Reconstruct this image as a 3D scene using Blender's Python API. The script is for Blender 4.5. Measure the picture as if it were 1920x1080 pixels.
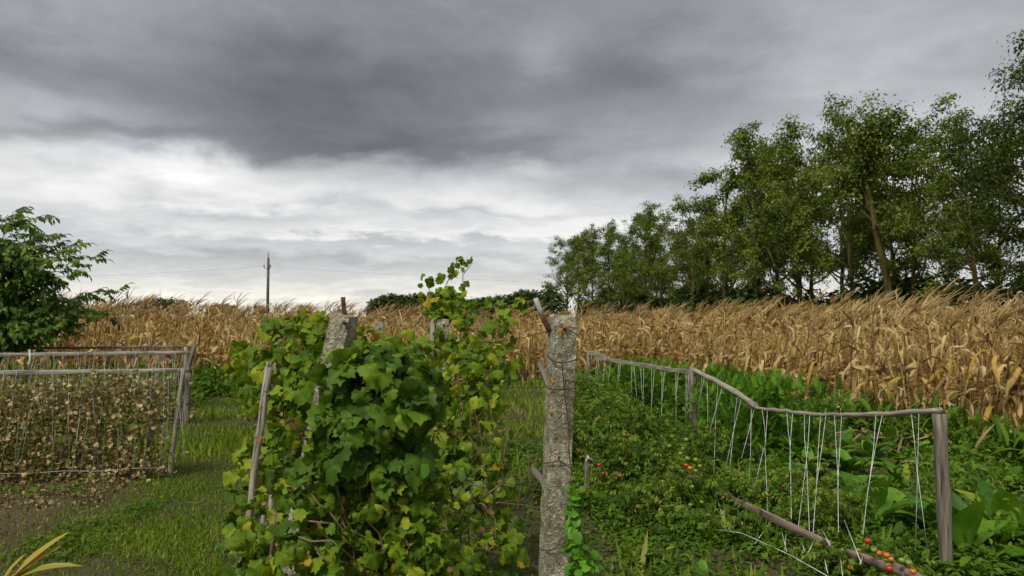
import bpy, math, random
import numpy as np
from mathutils import Matrix

SC = bpy.context.scene
for o in list(bpy.data.objects):
    bpy.data.objects.remove(o)
COL = SC.collection
rng = np.random.default_rng(7)
R = math.radians

# ------------------------------------------------------------------ camera
F = 1390.0
PITCH = math.atan(52 / F)
EYE = 1.6
cam_d = bpy.data.cameras.new('camera')
cam = bpy.data.objects.new('camera', cam_d)
COL.objects.link(cam)
cam.location = (0, 0, EYE)
cam.rotation_euler = (R(90) + PITCH, 0, 0)
cam_d.sensor_width = 36
cam_d.lens = 36 * F / 1920
cam_d.clip_end = 3000
cam_d.clip_start = 0.05
cam_d.dof.use_dof = True
cam_d.dof.focus_distance = 4.2
cam_d.dof.aperture_fstop = 5.0
SC.camera = cam

# ------------------------------------------------------------------ light
SUN_EL, SUN_AZ = R(52), R(-150)          # azimuth clockwise from +Y: over the left shoulder
sun_d = bpy.data.lights.new('sun', 'SUN')
sun_d.energy = 1.5
sun_d.angle = R(15)
sun_d.color = (1.0, 0.95, 0.87)
sun = bpy.data.objects.new('sun', sun_d)
COL.objects.link(sun)
sun.rotation_euler = (R(90) - SUN_EL, 0, -SUN_AZ + R(180))

SC.view_settings.view_transform = 'Standard'
SC.view_settings.look = 'None'
SC.view_settings.exposure = 1.05
SC.view_settings.gamma = 1.0
SC.view_settings.use_curve_mapping = False
SC.render.engine = 'CYCLES'
SC.cycles.use_denoising = True
SC.cycles.max_bounces = 6
SC.cycles.diffuse_bounces = 3
SC.cycles.transmission_bounces = 4

# ------------------------------------------------------------------ sky (world)
world = bpy.data.worlds.new('World')
SC.world = world
world.use_nodes = True
NT = world.node_tree
NT.nodes.clear()


def N(kind, nt=None, **kw):
    n = (nt or NT).nodes.new(kind)
    for k, v in kw.items():
        setattr(n, k, v)
    return n


class X:
    """small arithmetic wrapper round math nodes"""
    nt = NT

    def __init__(s, sock):
        s.s = sock

    @staticmethod
    def op(o, *a, clamp=False):
        n = X.nt.nodes.new('ShaderNodeMath')
        n.operation = o
        n.use_clamp = clamp
        for i, v in enumerate(a):
            if isinstance(v, X):
                X.nt.links.new(v.s, n.inputs[i])
            else:
                n.inputs[i].default_value = v
        return X(n.outputs[0])

    def __add__(s, b): return X.op('ADD', s, b)
    __radd__ = __add__
    def __sub__(s, b): return X.op('SUBTRACT', s, b)
    def __rsub__(s, b): return X.op('SUBTRACT', b, s)
    def __mul__(s, b): return X.op('MULTIPLY', s, b)
    __rmul__ = __mul__
    def __truediv__(s, b): return X.op('DIVIDE', s, b)
    def __rtruediv__(s, b): return X.op('DIVIDE', b, s)


tc = N('ShaderNodeTexCoord')
sep = N('ShaderNodeSeparateXYZ')
NT.links.new(tc.outputs['Generated'], sep.inputs[0])
dx, dy, dz = (X(sep.outputs[i]) for i in range(3))
az = X.op('ARCTAN2', dx, dy)
el = X.op('ARCSINE', dz)
zc = X.op('MAXIMUM', dz, 0.0) + 0.13


def vec(a, b, c=0.0):
    n = N('ShaderNodeCombineXYZ')
    for i, v in enumerate((a, b, c)):
        if isinstance(v, X):
            NT.links.new(v.s, n.inputs[i])
        else:
            n.inputs[i].default_value = v
    return n.outputs[0]


def noise(v, scale, detail=5, rough=.55, dist=0.0):
    n = N('ShaderNodeTexNoise')
    n.inputs['Scale'].default_value = scale
    n.inputs['Detail'].default_value = detail
    n.inputs['Roughness'].default_value = rough
    n.inputs['Distortion'].default_value = dist
    NT.links.new(v, n.inputs['Vector'])
    return X(n.outputs['Fac'])


deck = vec(dx / zc, dy / zc)                     # a flat cloud deck seen in perspective
n_big = noise(deck, .75, 4, .5, .3) - .5
n_mid = noise(deck, 2.1, 7, .6, .25) - .5
n_fine = noise(vec(dx / zc, dy / zc, 3.7), 6.0, 6, .6, .2) - .5
puff = noise(vec(az * 1.0, el * 2.2, 1.3), 7.0, 7, .58, .35) - .5
elw = el + n_mid * .050 + puff * .07 - az * .010


def ramp(x, pts, interp='B_SPLINE'):
    lo, hi = pts[0][0], pts[-1][0]
    r = N('ShaderNodeValToRGB')
    r.color_ramp.interpolation = interp
    e = r.color_ramp.elements
    while len(e) < len(pts):
        e.new(.5)
    for i, (p, c) in enumerate(pts):
        e[i].position = (p - lo) / (hi - lo)
        e[i].color = (c, c, c, 1) if not isinstance(c, tuple) else (*c, 1)
    NT.links.new(((x - lo) / (hi - lo)).s, r.inputs[0])
    return r.outputs[0]


base = X(ramp(elw, [(0, .60), (.030, .56), (.055, .47), (.075, .45), (.10, .48), (.125, .56), (.16, .60), (.188, .46), (.214, .25), (.26, .172),
                    (.33, .172), (.42, .21), (.60, .28), (1.0, .34), (1.57, .37)], 'LINEAR'))


def blob(a0, e0, sa, se, amp, slope=0.0):
    u = (az + puff * .10 - a0)
    w = (elw - e0 - u * slope) / se
    u2 = u / sa
    g = X.op('EXPONENT', (u2 * u2 + w * w) * -1.0)
    return g * amp


val = base
for b in [(-.56, .345, .14, .060, .11), (-.60, .245, .15, .022, .16), (-.42, .190, .08, .018, .22), (-.62, .19, .14, .02, .14), (-.50, .225, .10, .012, -.05),
          (-.20, .215, .17, .032, -.11), (-.25, .28, .18, .06, -.045), (.02, .205, .10, .02, -.06), (.03, .200, .05, .012, .14), (.20, .165, .13, .022, -.20), (.30, .14, .12, .05, -.14), (.10, .185, .10, .016, -.10),
          (.52, .30, .26, .11, .22), (.40, .19, .22, .05, .15), (.05, .345, .05, .04, .07), (.0, .255, .06, .018, .07), (.16, .31, .09, .04, -.05), (.14, .26, .08, .02, .06),
          (.20, .105, .16, .028, .14), (-.38, .130, .12, .008, -.14), (-.02, .138, .18, .007, -.12), (-.12, .112, .25, .006, .10), (.04, .105, .3, .006, .08), (-.10, .10, .35, .005, -.08),
          (-.30, .072, .3, .008, -.06), (-.34, .034, .22, .009, .16), (-.30, .05, .25, .005, .10)]:
    val = val + blob(*b)
val = X.op('MAXIMUM', val, .10)
tex = 1.0 + n_mid * .70 + n_fine * .30 + n_big * .45 + puff * .45
lum = X.op('MINIMUM', val * tex, .84) * .67
tint = ramp(lum, [(0, (.93, .992, 1.06)), (.13, (.94, .992, 1.055)), (.3, (.97, 1.0, 1.025)), (.40, (1.0, 1.0, .99)), (.58, (1.01, 1.0, .965))], 'LINEAR')
wf = X.op('EXPONENT', (el / .05) * (el / .05) * -1.0) * .8
wmix = N('ShaderNodeMix', data_type='RGBA', blend_type='MULTIPLY')
NT.links.new(wf.s, wmix.inputs[0])
NT.links.new(tint, wmix.inputs[6])
wmix.inputs[7].default_value = (1.05, 1.0, .88, 1)
tint = wmix.outputs[2]
mul = N('ShaderNodeVectorMath', operation='SCALE')
NT.links.new(tint, mul.inputs[0])
NT.links.new(lum.s, mul.inputs['Scale'])
cloud_bg = N('ShaderNodeBackground')
NT.links.new(mul.outputs[0], cloud_bg.inputs[0])
cloud_bg.inputs[1].default_value = 1.0
skyt = N('ShaderNodeTexSky', sky_type='NISHITA')
skyt.sun_disc = False
skyt.sun_elevation = SUN_EL
skyt.sun_rotation = SUN_AZ
sky_bg = N('ShaderNodeBackground')
NT.links.new(skyt.outputs[0], sky_bg.inputs[0])
sky_bg.inputs[1].default_value = .06
mixs = N('ShaderNodeMixShader')
mixs.inputs[0].default_value = .96
NT.links.new(sky_bg.outputs[0], mixs.inputs[1])
NT.links.new(cloud_bg.outputs[0], mixs.inputs[2])
wo = N('ShaderNodeOutputWorld')
NT.links.new(mixs.outputs[0], wo.inputs[0])

# ------------------------------------------------------------------ materials
MATS = {}


def new_mat(name):
    m = bpy.data.materials.new(name)
    m.use_nodes = True
    m.node_tree.nodes.clear()
    X.nt = m.node_tree
    return m, m.node_tree


def cramp(nt, src, pts):
    r = nt.nodes.new('ShaderNodeValToRGB')
    e = r.color_ramp.elements
    while len(e) < len(pts):
        e.new(.5)
    for i, (p, c) in enumerate(pts):
        e[i].position = p
        e[i].color = (*c, 1)
    nt.links.new(src, r.inputs[0])
    return r.outputs[0]


def mixc(nt, fac, a, b, mode='MIX'):
    n = nt.nodes.new('ShaderNodeMix')
    n.data_type = 'RGBA'
    n.blend_type = mode
    for sock, v in ((n.inputs[0], fac), (n.inputs[6], a), (n.inputs[7], b)):
        if isinstance(v, bpy.types.NodeSocket):
            nt.links.new(v, sock)
        elif isinstance(v, (int, float)):
            sock.default_value = v
        else:
            sock.default_value = (*v, 1)
    return n.outputs[2]


def mnoise(nt, coord, scale, detail=4, rough=.6, map_scale=None):
    n = nt.nodes.new('ShaderNodeTexNoise')
    n.inputs['Scale'].default_value = scale
    n.inputs['Detail'].default_value = detail
    n.inputs['Roughness'].default_value = rough
    if map_scale:
        m = nt.nodes.new('ShaderNodeMapping')
        m.inputs['Scale'].default_value = map_scale
        nt.links.new(coord, m.inputs['Vector'])
        coord = m.outputs[0]
    nt.links.new(coord, n.inputs['Vector'])
    return n.outputs['Fac']


def leaf_mat(name, cols, attr, transl=.3, rough=.5, spots=None, veins=None, spec=.35):
    """colour differs leaf by leaf; attr: from the mesh attribute (joined masses), else per object"""
    m, nt = new_mat(name + ('_mass' if attr else ''))
    if attr:
        a = nt.nodes.new('ShaderNodeAttribute')
        a.attribute_name = 'rnd'
        src = a.outputs['Fac']
    else:
        a = nt.nodes.new('ShaderNodeObjectInfo')
        src = a.outputs['Random']
    col = cramp(nt, src, cols)
    tcn = nt.nodes.new('ShaderNodeTexCoord')
    uv = tcn.outputs['UV']
    if spots:
        nz = mnoise(nt, uv, spots[1], 3, .6)
        # offset per leaf so no two leaves wear the same spots
        vm = nt.nodes.new('ShaderNodeVectorMath')
        vm.operation = 'MULTIPLY_ADD'
        nt.links.new(uv, vm.inputs[0])
        vm.inputs[1].default_value = (1, 1, 1)
        cm = nt.nodes.new('ShaderNodeCombineXYZ')
        mm = X.op('MULTIPLY', X(src), 37.0)
        nt.links.new(mm.s, cm.inputs[0])
        nt.links.new(mm.s, cm.inputs[2])
        nt.links.new(cm.outputs[0], vm.inputs[2])
        nz = mnoise(nt, vm.outputs[0], spots[1], 3, .6)
        f = cramp(nt, nz, [(spots[2], (0, 0, 0)), (min(1, spots[2] + .12), (1, 1, 1))])
        col = mixc(nt, f, col, spots[0])
        nz2 = mnoise(nt, vm.outputs[0], 2.2, 3, .6)
        col = mixc(nt, .55, col, cramp(nt, nz2, [(.3, (.62, .62, .62)), (.7, (1.25, 1.25, 1.25))]), 'MULTIPLY')
    if veins:
        sp = nt.nodes.new('ShaderNodeSeparateXYZ')
        nt.links.new(uv, sp.inputs[0])
        ux, uy = X(sp.outputs[0]), X(sp.outputs[1])
        th = X.op('ARCTAN2', ux, uy)
        rr = X.op('SQRT', ux * ux + uy * uy)
        d = X.op('PINGPONG', th, veins[1] * .5)          # 0 on a main vein
        w = X.op('MULTIPLY', d, rr)
        side = X.op('PINGPONG', rr + d * .55, .09)       # side veins branch off the main ones
        vein = X.op('MAXIMUM', X.op('SUBTRACT', 1.0, w / .03, clamp=True), X.op('SUBTRACT', 1.0, side / .014, clamp=True) * .35)
        col = mixc(nt, (vein * .38).s, col, veins[0])
    bs = nt.nodes.new('ShaderNodeBsdfPrincipled')
    nt.links.new(col, bs.inputs['Base Color'])
    bs.inputs['Roughness'].default_value = rough
    bs.inputs['Specular IOR Level'].default_value = spec
    tr = nt.nodes.new('ShaderNodeBsdfTranslucent')
    tcx = mixc(nt, 1.0, col, (1.25, 1.15, .6), 'MULTIPLY')
    nt.links.new(tcx, tr.inputs[0])
    mx = nt.nodes.new('ShaderNodeMixShader')
    mx.inputs[0].default_value = transl
    nt.links.new(bs.outputs[0], mx.inputs[1])
    nt.links.new(tr.outputs[0], mx.inputs[2])
    out = nt.nodes.new('ShaderNodeOutputMaterial')
    nt.links.new(mx.outputs[0], out.inputs[0])
    return m


def leaf_pair(key, cols, **k):
    MATS[key] = leaf_mat(key, cols, False, **k)
    MATS[key + '_m'] = leaf_mat(key, cols, True, **k)


def surf_mat(key, coord, layers, rough=.85, bump=None, spec=.2, metal=0.0):
    """layers: first a base colour, then (colour, noise scale, map scale, lo, hi[, strength])"""
    m, nt = new_mat(key)
    tcn = nt.nodes.new('ShaderNodeTexCoord')
    c = tcn.outputs[coord]
    col = layers[0]
    for L in layers[1:]:
        nz = mnoise(nt, c, L[1], 5, .65, L[2])
        f = cramp(nt, nz, [(L[3], (0, 0, 0)), (L[4], (1, 1, 1))])
        if len(L) > 5:
            f = mixc(nt, L[5], (0, 0, 0), f)
        col = mixc(nt, f, col, L[0])
    bs = nt.nodes.new('ShaderNodeBsdfPrincipled')
    if isinstance(col, tuple):
        bs.inputs['Base Color'].default_value = (*col, 1)
    else:
        nt.links.new(col, bs.inputs['Base Color'])
    bs.inputs['Roughness'].default_value = rough
    bs.inputs['Specular IOR Level'].default_value = spec
    bs.inputs['Metallic'].default_value = metal
    if bump:
        nz = mnoise(nt, c, bump[0], 6, .65, bump[2] if len(bump) > 2 else None)
        b = nt.nodes.new('ShaderNodeBump')
        b.inputs['Strength'].default_value = bump[1]
        b.inputs['Distance'].default_value = bump[3] if len(bump) > 3 else .02
        nt.links.new(nz, b.inputs['Height'])
        nt.links.new(b.outputs[0], bs.inputs['Normal'])
    out = nt.nodes.new('ShaderNodeOutputMaterial')
    nt.links.new(bs.outputs[0], out.inputs[0])
    MATS[key] = m
    return m


BROWN = (.16, .085, .03)
VEIN = (.15, .22, .05)
leaf_pair('vine_dark', [(0, (.034, .078, .007)), (.3, (.056, .125, .009)), (.6, (.090, .18, .011)), (.82, (.145, .25, .014)), (.955, (.26, .34, .02)), (.995, (.36, .33, .03)), (1, (.24, .13, .03))], transl=.32, rough=.55, spots=(BROWN, 5.0, .66), veins=(VEIN, R(52)), spec=.22)
leaf_pair('vine_light', [(0, (.060, .116, .008)), (.3, (.105, .195, .010)), (.58, (.16, .262, .013)), (.78, (.235, .335, .016)), (.91, (.34, .395, .022)), (.972, (.44, .36, .025)), (.988, (.34, .18, .03)), (1, (.18, .08, .03))], transl=.4, rough=.58, spots=(BROWN, 5.0, .64), veins=(VEIN, R(52)), spec=.2)
leaf_pair('bindweed', [(0, (.04, .105, .010)), (.5, (.08, .20, .014)), (.9, (.15, .31, .02)), (1, (.26, .36, .03))], transl=.38, rough=.55, veins=(VEIN, R(60)), spec=.2)
leaf_pair('bright_bindweed', [(0, (.07, .20, .012)), (.6, (.12, .32, .016)), (1, (.20, .42, .025))], transl=.38, rough=.45, veins=(VEIN, R(60)))
leaf_pair('chard', [(0, (.05, .135, .010)), (.5, (.095, .23, .016)), (.85, (.15, .31, .02)), (1, (.27, .36, .03))], transl=.34, rough=.5, spots=(BROWN, 4, .74), spec=.3)
leaf_pair('corn', [(0, (.15, .082, .030)), (.2, (.32, .20, .075)), (.45, (.50, .345, .14)), (.72, (.63, .465, .21)), (.9, (.72, .57, .30)), (.94, (.54, .36, .07)), (.98, (.46, .33, .07)), (1, (.24, .28, .06))], transl=.30, rough=.7, spots=((.17, .10, .04), 3.0, .66), spec=.15)
leaf_pair('bean_dry', [(0, (.20, .155, .065)), (.22, (.36, .28, .13)), (.45, (.50, .39, .20)), (.72, (.64, .50, .29)), (.78, (.22, .22, .06)), (1, (.14, .19, .035))], transl=.3, rough=.7, spec=.1)
leaf_pair('walnut', [(0, (.038, .082, .009)), (.5, (.078, .155, .012)), (.85, (.13, .225, .016)), (1, (.20, .30, .02))], transl=.36, rough=.48, spec=.3)
leaf_pair('robinia', [(0, (.042, .070, .010)), (.3, (.082, .128, .014)), (.6, (.14, .20, .02)), (.85, (.21, .265, .035)), (1, (.28, .30, .07))], transl=.38, rough=.55, spec=.25)
leaf_pair('hedge', [(0, (.020, .040, .008)), (.5, (.042, .078, .012)), (1, (.08, .125, .018))], transl=.3, rough=.6, spec=.2)
leaf_pair('wood_far', [(0, (.030, .055, .014)), (.5, (.048, .082, .018)), (1, (.08, .12, .022))], transl=.2, rough=.7, spec=.1)
leaf_pair('tomato', [(0, (.040, .082, .010)), (.4, (.088, .168, .014)), (.75, (.15, .24, .02)), (.94, (.23, .28, .04)), (1, (.24, .15, .05))], transl=.3, rough=.65, spec=.15)
leaf_pair('herb', [(0, (.05, .13, .010)), (.5, (.095, .235, .014)), (1, (.18, .33, .02))], transl=.38, rough=.55, spec=.2)
leaf_pair('grass', [(0, (.058, .098, .009)), (.33, (.115, .205, .012)), (.60, (.185, .285, .016)), (.78, (.26, .29, .045)), (1, (.36, .28, .12))], transl=.35, rough=.6, spec=.15)
leaf_pair('weed', [(0, (.040, .088, .010)), (.5, (.078, .165, .013)), (.85, (.135, .24, .018)), (1, (.22, .27, .03))], transl=.35, rough=.6, spec=.15)
leaf_pair('straw', [(0, (.10, .075, .03)), (.5, (.22, .16, .07)), (1, (.40, .30, .14))], transl=.15, rough=.7)
leaf_pair('yellow_blade', [(0, (.22, .27, .03)), (.5, (.45, .38, .05)), (1, (.42, .25, .07))], transl=.3, rough=.45)
surf_mat('cane', 'UV', [(.13, .085, .05), ((.25, .18, .11), 9, (1, .3, 1), .4, .65), ((.05, .03, .02), 20, (1, .2, 1), .55, .7)], .8)
surf_mat('bark_vine', 'Object', [(.075, .045, .03), ((.16, .10, .07), 40, (1, 1, .2), .42, .62), ((.025, .016, .012), 30, (1, 1, .2), .55, .68)], .9, (35, .9, (1, 1, .25), .02))
surf_mat('bark_tree', 'Object', [(.085, .07, .035), ((.16, .14, .035), 1.4, (1, 1, .4), .40, .62), ((.026, .02, .015), 7, (1, 1, .18), .5, .68)], .9, (8, .7, (1, 1, .2), .04))
surf_mat('grey_wood', 'UV', [(.30, .268, .205), ((.44, .405, .325), 34, (1, .10, 1), .40, .66), ((.10, .075, .058), 46, (1, .05, 1), .50, .66), ((.14, .10, .08), 3, (1, .8, 1), .5, .7, .6), ((.05, .035, .03), 80, (1, .03, 1), .57, .66)], .88, (60, .9, (1, .06, 1), .010))
surf_mat('dark_wood', 'UV', [(.150, .128, .098), ((.30, .268, .205), 30, (1, .08, 1), .40, .66), ((.04, .03, .025), 46, (1, .05, 1), .50, .66), ((.15, .16, .08), 4, None, .58, .7, .5), ((.02, .016, .013), 70, (1, .03, 1), .60, .66)], .9, (60, .9, (1, .06, 1), .010))
surf_mat('red_board', 'UV', [(.20, .14, .11), ((.31, .235, .19), 24, (1, .08, 1), .40, .66), ((.09, .05, .04), 36, (1, .05, 1), .52, .66)], .85, (50, .4, (1, .06, 1), .003))
surf_mat('wire', 'Object', [(.055, .035, .027), ((.12, .055, .025), 60, None, .45, .6)], .75)
surf_mat('rust', 'Object', [(.075, .030, .018), ((.13, .055, .028), 45, None, .4, .6), ((.035, .015, .012), 60, None, .5, .7)], .9, (90, .5, None, .003))
surf_mat('rusty_strip', 'Object', [(.085, .040, .028), ((.14, .07, .04), 45, None, .4, .6), ((.03, .018, .015), 60, None, .5, .7)], .9, (90, .5, None, .003))
surf_mat('pipe_zinc', 'Object', [(.42, .41, .39), ((.28, .26, .24), 30, None, .4, .6), ((.20, .13, .09), 22, None, .62, .7)], .55, spec=.4)
surf_mat('string', 'Object', [(.66, .69, .65), ((.38, .39, .33), 15, None, .4, .6)], .7)
surf_mat('string_blue', 'Object', [(.16, .24, .34), ((.3, .38, .45), 40, None, .4, .6)], .6)
surf_mat('pole_wood', 'Object', [(.075, .068, .06), ((.12, .11, .095), 3, (4, 4, .4), .4, .6), ((.07, .06, .05), 5, (4, 4, .3), .55, .7)], .85)
surf_mat('porcelain', 'Object', [(.22, .2, .18)], .4)
surf_mat('tomato_red', 'Object', [(.40, .030, .015), ((.46, .09, .02), 9, None, .5, .7)], .25, spec=.5)
surf_mat('tomato_orange', 'Object', [(.58, .14, .015), ((.50, .26, .03), 14, None, .45, .65)], .28, spec=.5)
surf_mat('tomato_green', 'Object', [(.17, .24, .035), ((.27, .29, .05), 14, None, .45, .65)], .3, spec=.5)
surf_mat('dark_hole', 'Object', [(.012, .009, .008)], .95)


def concrete():
    m, nt = new_mat('concrete')
    tcn = nt.nodes.new('ShaderNodeTexCoord')
    c = tcn.outputs['Object']
    col = cramp(nt, mnoise(nt, c, 9, 5, .6), [(.3, (.22, .208, .14)), (.5, (.345, .325, .235)), (.7, (.48, .455, .35))])
    vo = nt.nodes.new('ShaderNodeTexVoronoi')
    vo.inputs['Scale'].default_value = 150
    nt.links.new(c, vo.inputs['Vector'])
    sp = nt.nodes.new('ShaderNodeSeparateColor')
    nt.links.new(vo.outputs['Color'], sp.inputs[0])
    grain = cramp(nt, sp.outputs[0], [(0, (.55, .52, .45)), (.35, (.88, .87, .84)), (.75, (1.05, 1.04, 1.0)), (.92, (1.35, 1.33, 1.28)), (1, (1.8, 1.75, 1.65))])
    col = mixc(nt, .85, col, grain, 'MULTIPLY')
    # moss-dark weathering towards one patchy scale, pale lime and orange lichens
    col = mixc(nt, cramp(nt, mnoise(nt, c, 22, 6, .75), [(.47, (0, 0, 0)), (.62, (.85, .85, .85))]), col, (.10, .095, .055))
    col = mixc(nt, cramp(nt, mnoise(nt, c, 38, 3, .6), [(.64, (0, 0, 0)), (.70, (1, 1, 1))]), col, (.60, .57, .47))
    col = mixc(nt, cramp(nt, mnoise(nt, c, 16, 4, .6), [(.685, (0, 0, 0)), (.73, (1, 1, 1))]), col, (.42, .22, .045))
    bs = nt.nodes.new('ShaderNodeBsdfPrincipled')
    nt.links.new(col, bs.inputs['Base Color'])
    bs.inputs['Roughness'].default_value = .92
    bs.inputs['Specular IOR Level'].default_value = .15
    b = nt.nodes.new('ShaderNodeBump')
    b.inputs['Strength'].default_value = .9
    b.inputs['Distance'].default_value = .006
    h = X.op('ADD', X(mnoise(nt, c, 110, 4, .7)), X(vo.outputs['Distance']) * .6)
    nt.links.new(h.s, b.inputs['Height'])
    nt.links.new(b.outputs[0], bs.inputs['Normal'])
    out = nt.nodes.new('ShaderNodeOutputMaterial')
    nt.links.new(bs.outputs[0], out.inputs[0])
    MATS['concrete'] = m


concrete()


def ground_mat():
    m, nt = new_mat('ground_soil')
    tcn = nt.nodes.new('ShaderNodeTexCoord')
    c = tcn.outputs['Object']
    col = cramp(nt, mnoise(nt, c, 3.2, 7, .68), [(.3, (.060, .042, .026)), (.5, (.10, .070, .042)), (.7, (.155, .112, .068))])
    col = mixc(nt, cramp(nt, mnoise(nt, c, 60, 3, .7), [(.56, (0, 0, 0)), (.66, (1, 1, 1))]), col, (.20, .15, .095))
    a = nt.nodes.new('ShaderNodeAttribute')
    a.attribute_name = 'rnd'
    g = cramp(nt, mnoise(nt, c, 14, 5, .7), [(.3, (.030, .045, .012)), (.6, (.065, .085, .02)), (.8, (.10, .095, .035))])
    f = X.op('ADD', X(a.outputs['Fac']), (X(mnoise(nt, c, 2.0, 5, .6)) - .5) * 1.3, clamp=True)
    f = X.op('MULTIPLY', f, X(cramp(nt, mnoise(nt, c, 11, 5, .7), [(.38, (.15, .15, .15)), (.6, (1, 1, 1))])))
    col = mixc(nt, f.s, col, g)
    bs = nt.nodes.new('ShaderNodeBsdfPrincipled')
    nt.links.new(col, bs.inputs['Base Color'])
    bs.inputs['Roughness'].default_value = .95
    bs.inputs['Specular IOR Level'].default_value = .1
    b = nt.nodes.new('ShaderNodeBump')
    b.inputs['Strength'].default_value = .9
    b.inputs['Distance'].default_value = .03
    nt.links.new(mnoise(nt, c, 22, 8, .72), b.inputs['Height'])
    nt.links.new(b.outputs[0], bs.inputs['Normal'])
    out = nt.nodes.new('ShaderNodeOutputMaterial')
    nt.links.new(bs.outputs[0], out.inputs[0])
    MATS['ground'] = m


ground_mat()

# ------------------------------------------------------------------ geometry helpers


class Geo:
    """triangles only: v (n,3), f (m,3), uv (n,2), r (n,) per-vertex random value"""

    def __init__(s, v=None, f=None, uv=None, r=None):
        s.V, s.Fc, s.U, s.Rn, s.n = [], [], [], [], 0
        if v is not None:
            s.add(v, f, uv, r)

    def add(s, v, f, uv=None, r=None):
        v = np.asarray(v, float).reshape(-1, 3)
        f = np.asarray(f, int).reshape(-1, 3)
        s.V.append(v)
        s.Fc.append(f + s.n)
        s.U.append(np.zeros((len(v), 2)) if uv is None else np.asarray(uv, float))
        s.Rn.append(np.full(len(v), .5) if r is None else np.broadcast_to(np.asarray(r, float), (len(v),)).copy())
        s.n += len(v)
        return s

    def cat(s):
        if len(s.V) != 1:
            s.V = [np.concatenate(s.V)]
            s.Fc = [np.concatenate(s.Fc)]
            s.U = [np.concatenate(s.U)]
            s.Rn = [np.concatenate(s.Rn)]
        return s.V[0], s.Fc[0], s.U[0], s.Rn[0]

    def join(s, g, M=None, T=None, r=None):
        v, f, u, rr = g.cat()
        if M is not None:
            v = v @ np.asarray(M).T
        if T is not None:
            v = v + np.asarray(T)
        return s.add(v, f, u, rr if r is None else r)

    def mesh(s, name, mat, off=(0, 0, 0), smooth=True):
        v, f, u, rr = s.cat()
        me = bpy.data.meshes.new(name)
        me.vertices.add(len(v))
        me.vertices.foreach_set('co', (v - np.asarray(off)).astype(np.float32).ravel())
        me.loops.add(f.size)
        me.loops.foreach_set('vertex_index', f.ravel().astype(np.int32))
        me.polygons.add(len(f))
        me.polygons.foreach_set('loop_start', np.arange(0, f.size, 3, dtype=np.int32))
        me.polygons.foreach_set('loop_total', np.full(len(f), 3, dtype=np.int32))
        me.polygons.foreach_set('use_smooth', np.full(len(f), smooth))
        at = me.attributes.new('rnd', 'FLOAT', 'POINT')
        at.data.foreach_set('value', rr.astype(np.float32))
        ul = me.uv_layers.new(name='UVMap')
        ul.data.foreach_set('uv', u[f.ravel()].astype(np.float32).ravel())
        me.update(calc_edges=True)
        me.materials.append(MATS[mat] if isinstance(mat, str) else mat)
        return me


def tag(o, label=None, cat=None, group=None, kind=None):
    for k, v in (('label', label), ('category', cat), ('group', group), ('kind', kind)):
        if v:
            o[k] = v
    return o


def empty(name, loc, label, cat, group=None):
    o = bpy.data.objects.new(name, None)
    o.empty_display_size = .1
    o.location = loc
    COL.objects.link(o)
    return tag(o, label, cat, group)


def link(name, me, parent=None, M=None, T=None):
    o = bpy.data.objects.new(name, me)
    COL.objects.link(o)
    if parent is not None:
        o.parent = parent
    if T is not None:
        B = np.eye(4)
        B[:3, :3] = M if M is not None else np.eye(3)
        B[:3, 3] = T
        o.matrix_basis = Matrix(B.tolist())
    return o


def part(name, g, mat, parent, smooth=True, stuff=False, label=None):
    """geometry in world coordinates, stored relative to its thing (things are never rotated when built)"""
    off = np.zeros(3)
    p = parent
    while p is not None:
        off += np.array(p.location)
        p = p.parent
    o = link(name, g.mesh(name, mat, off, smooth), parent)
    if stuff:
        o['kind'] = 'stuff'
    if label:
        o['label'] = label
    return o


def single(name, g, mat, label, cat, loc=(0, 0, 0), group=None, kind=None, smooth=True):
    o = link(name, g.mesh(name, mat, loc, smooth))
    o.location = loc
    return tag(o, label, cat, group, kind)


def unit(v):
    v = np.asarray(v, float)
    return v / (np.linalg.norm(v, axis=-1, keepdims=True) + 1e-9)


def frames(n, t):
    """rotation matrices with +Z on n and +Y as near t as possible"""
    z = unit(n)
    t = np.asarray(t, float)
    y = unit(t - (t * z).sum(-1, keepdims=True) * z)
    x = np.cross(y, z)
    return np.stack([x, y, z], axis=-1)


def stack(tm, T, Rm, S, r):
    v, f, u, _ = tm.cat()
    n = len(T)
    V = np.einsum('nij,vj->nvi', Rm, v) * np.asarray(S).reshape(-1, 1, 1) + np.asarray(T)[:, None, :]
    Fc = f[None] + (np.arange(n) * len(v))[:, None, None]
    return V.reshape(-1, 3), Fc.reshape(-1, 3), np.tile(u, (n, 1)), np.repeat(np.asarray(r), len(v))


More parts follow.
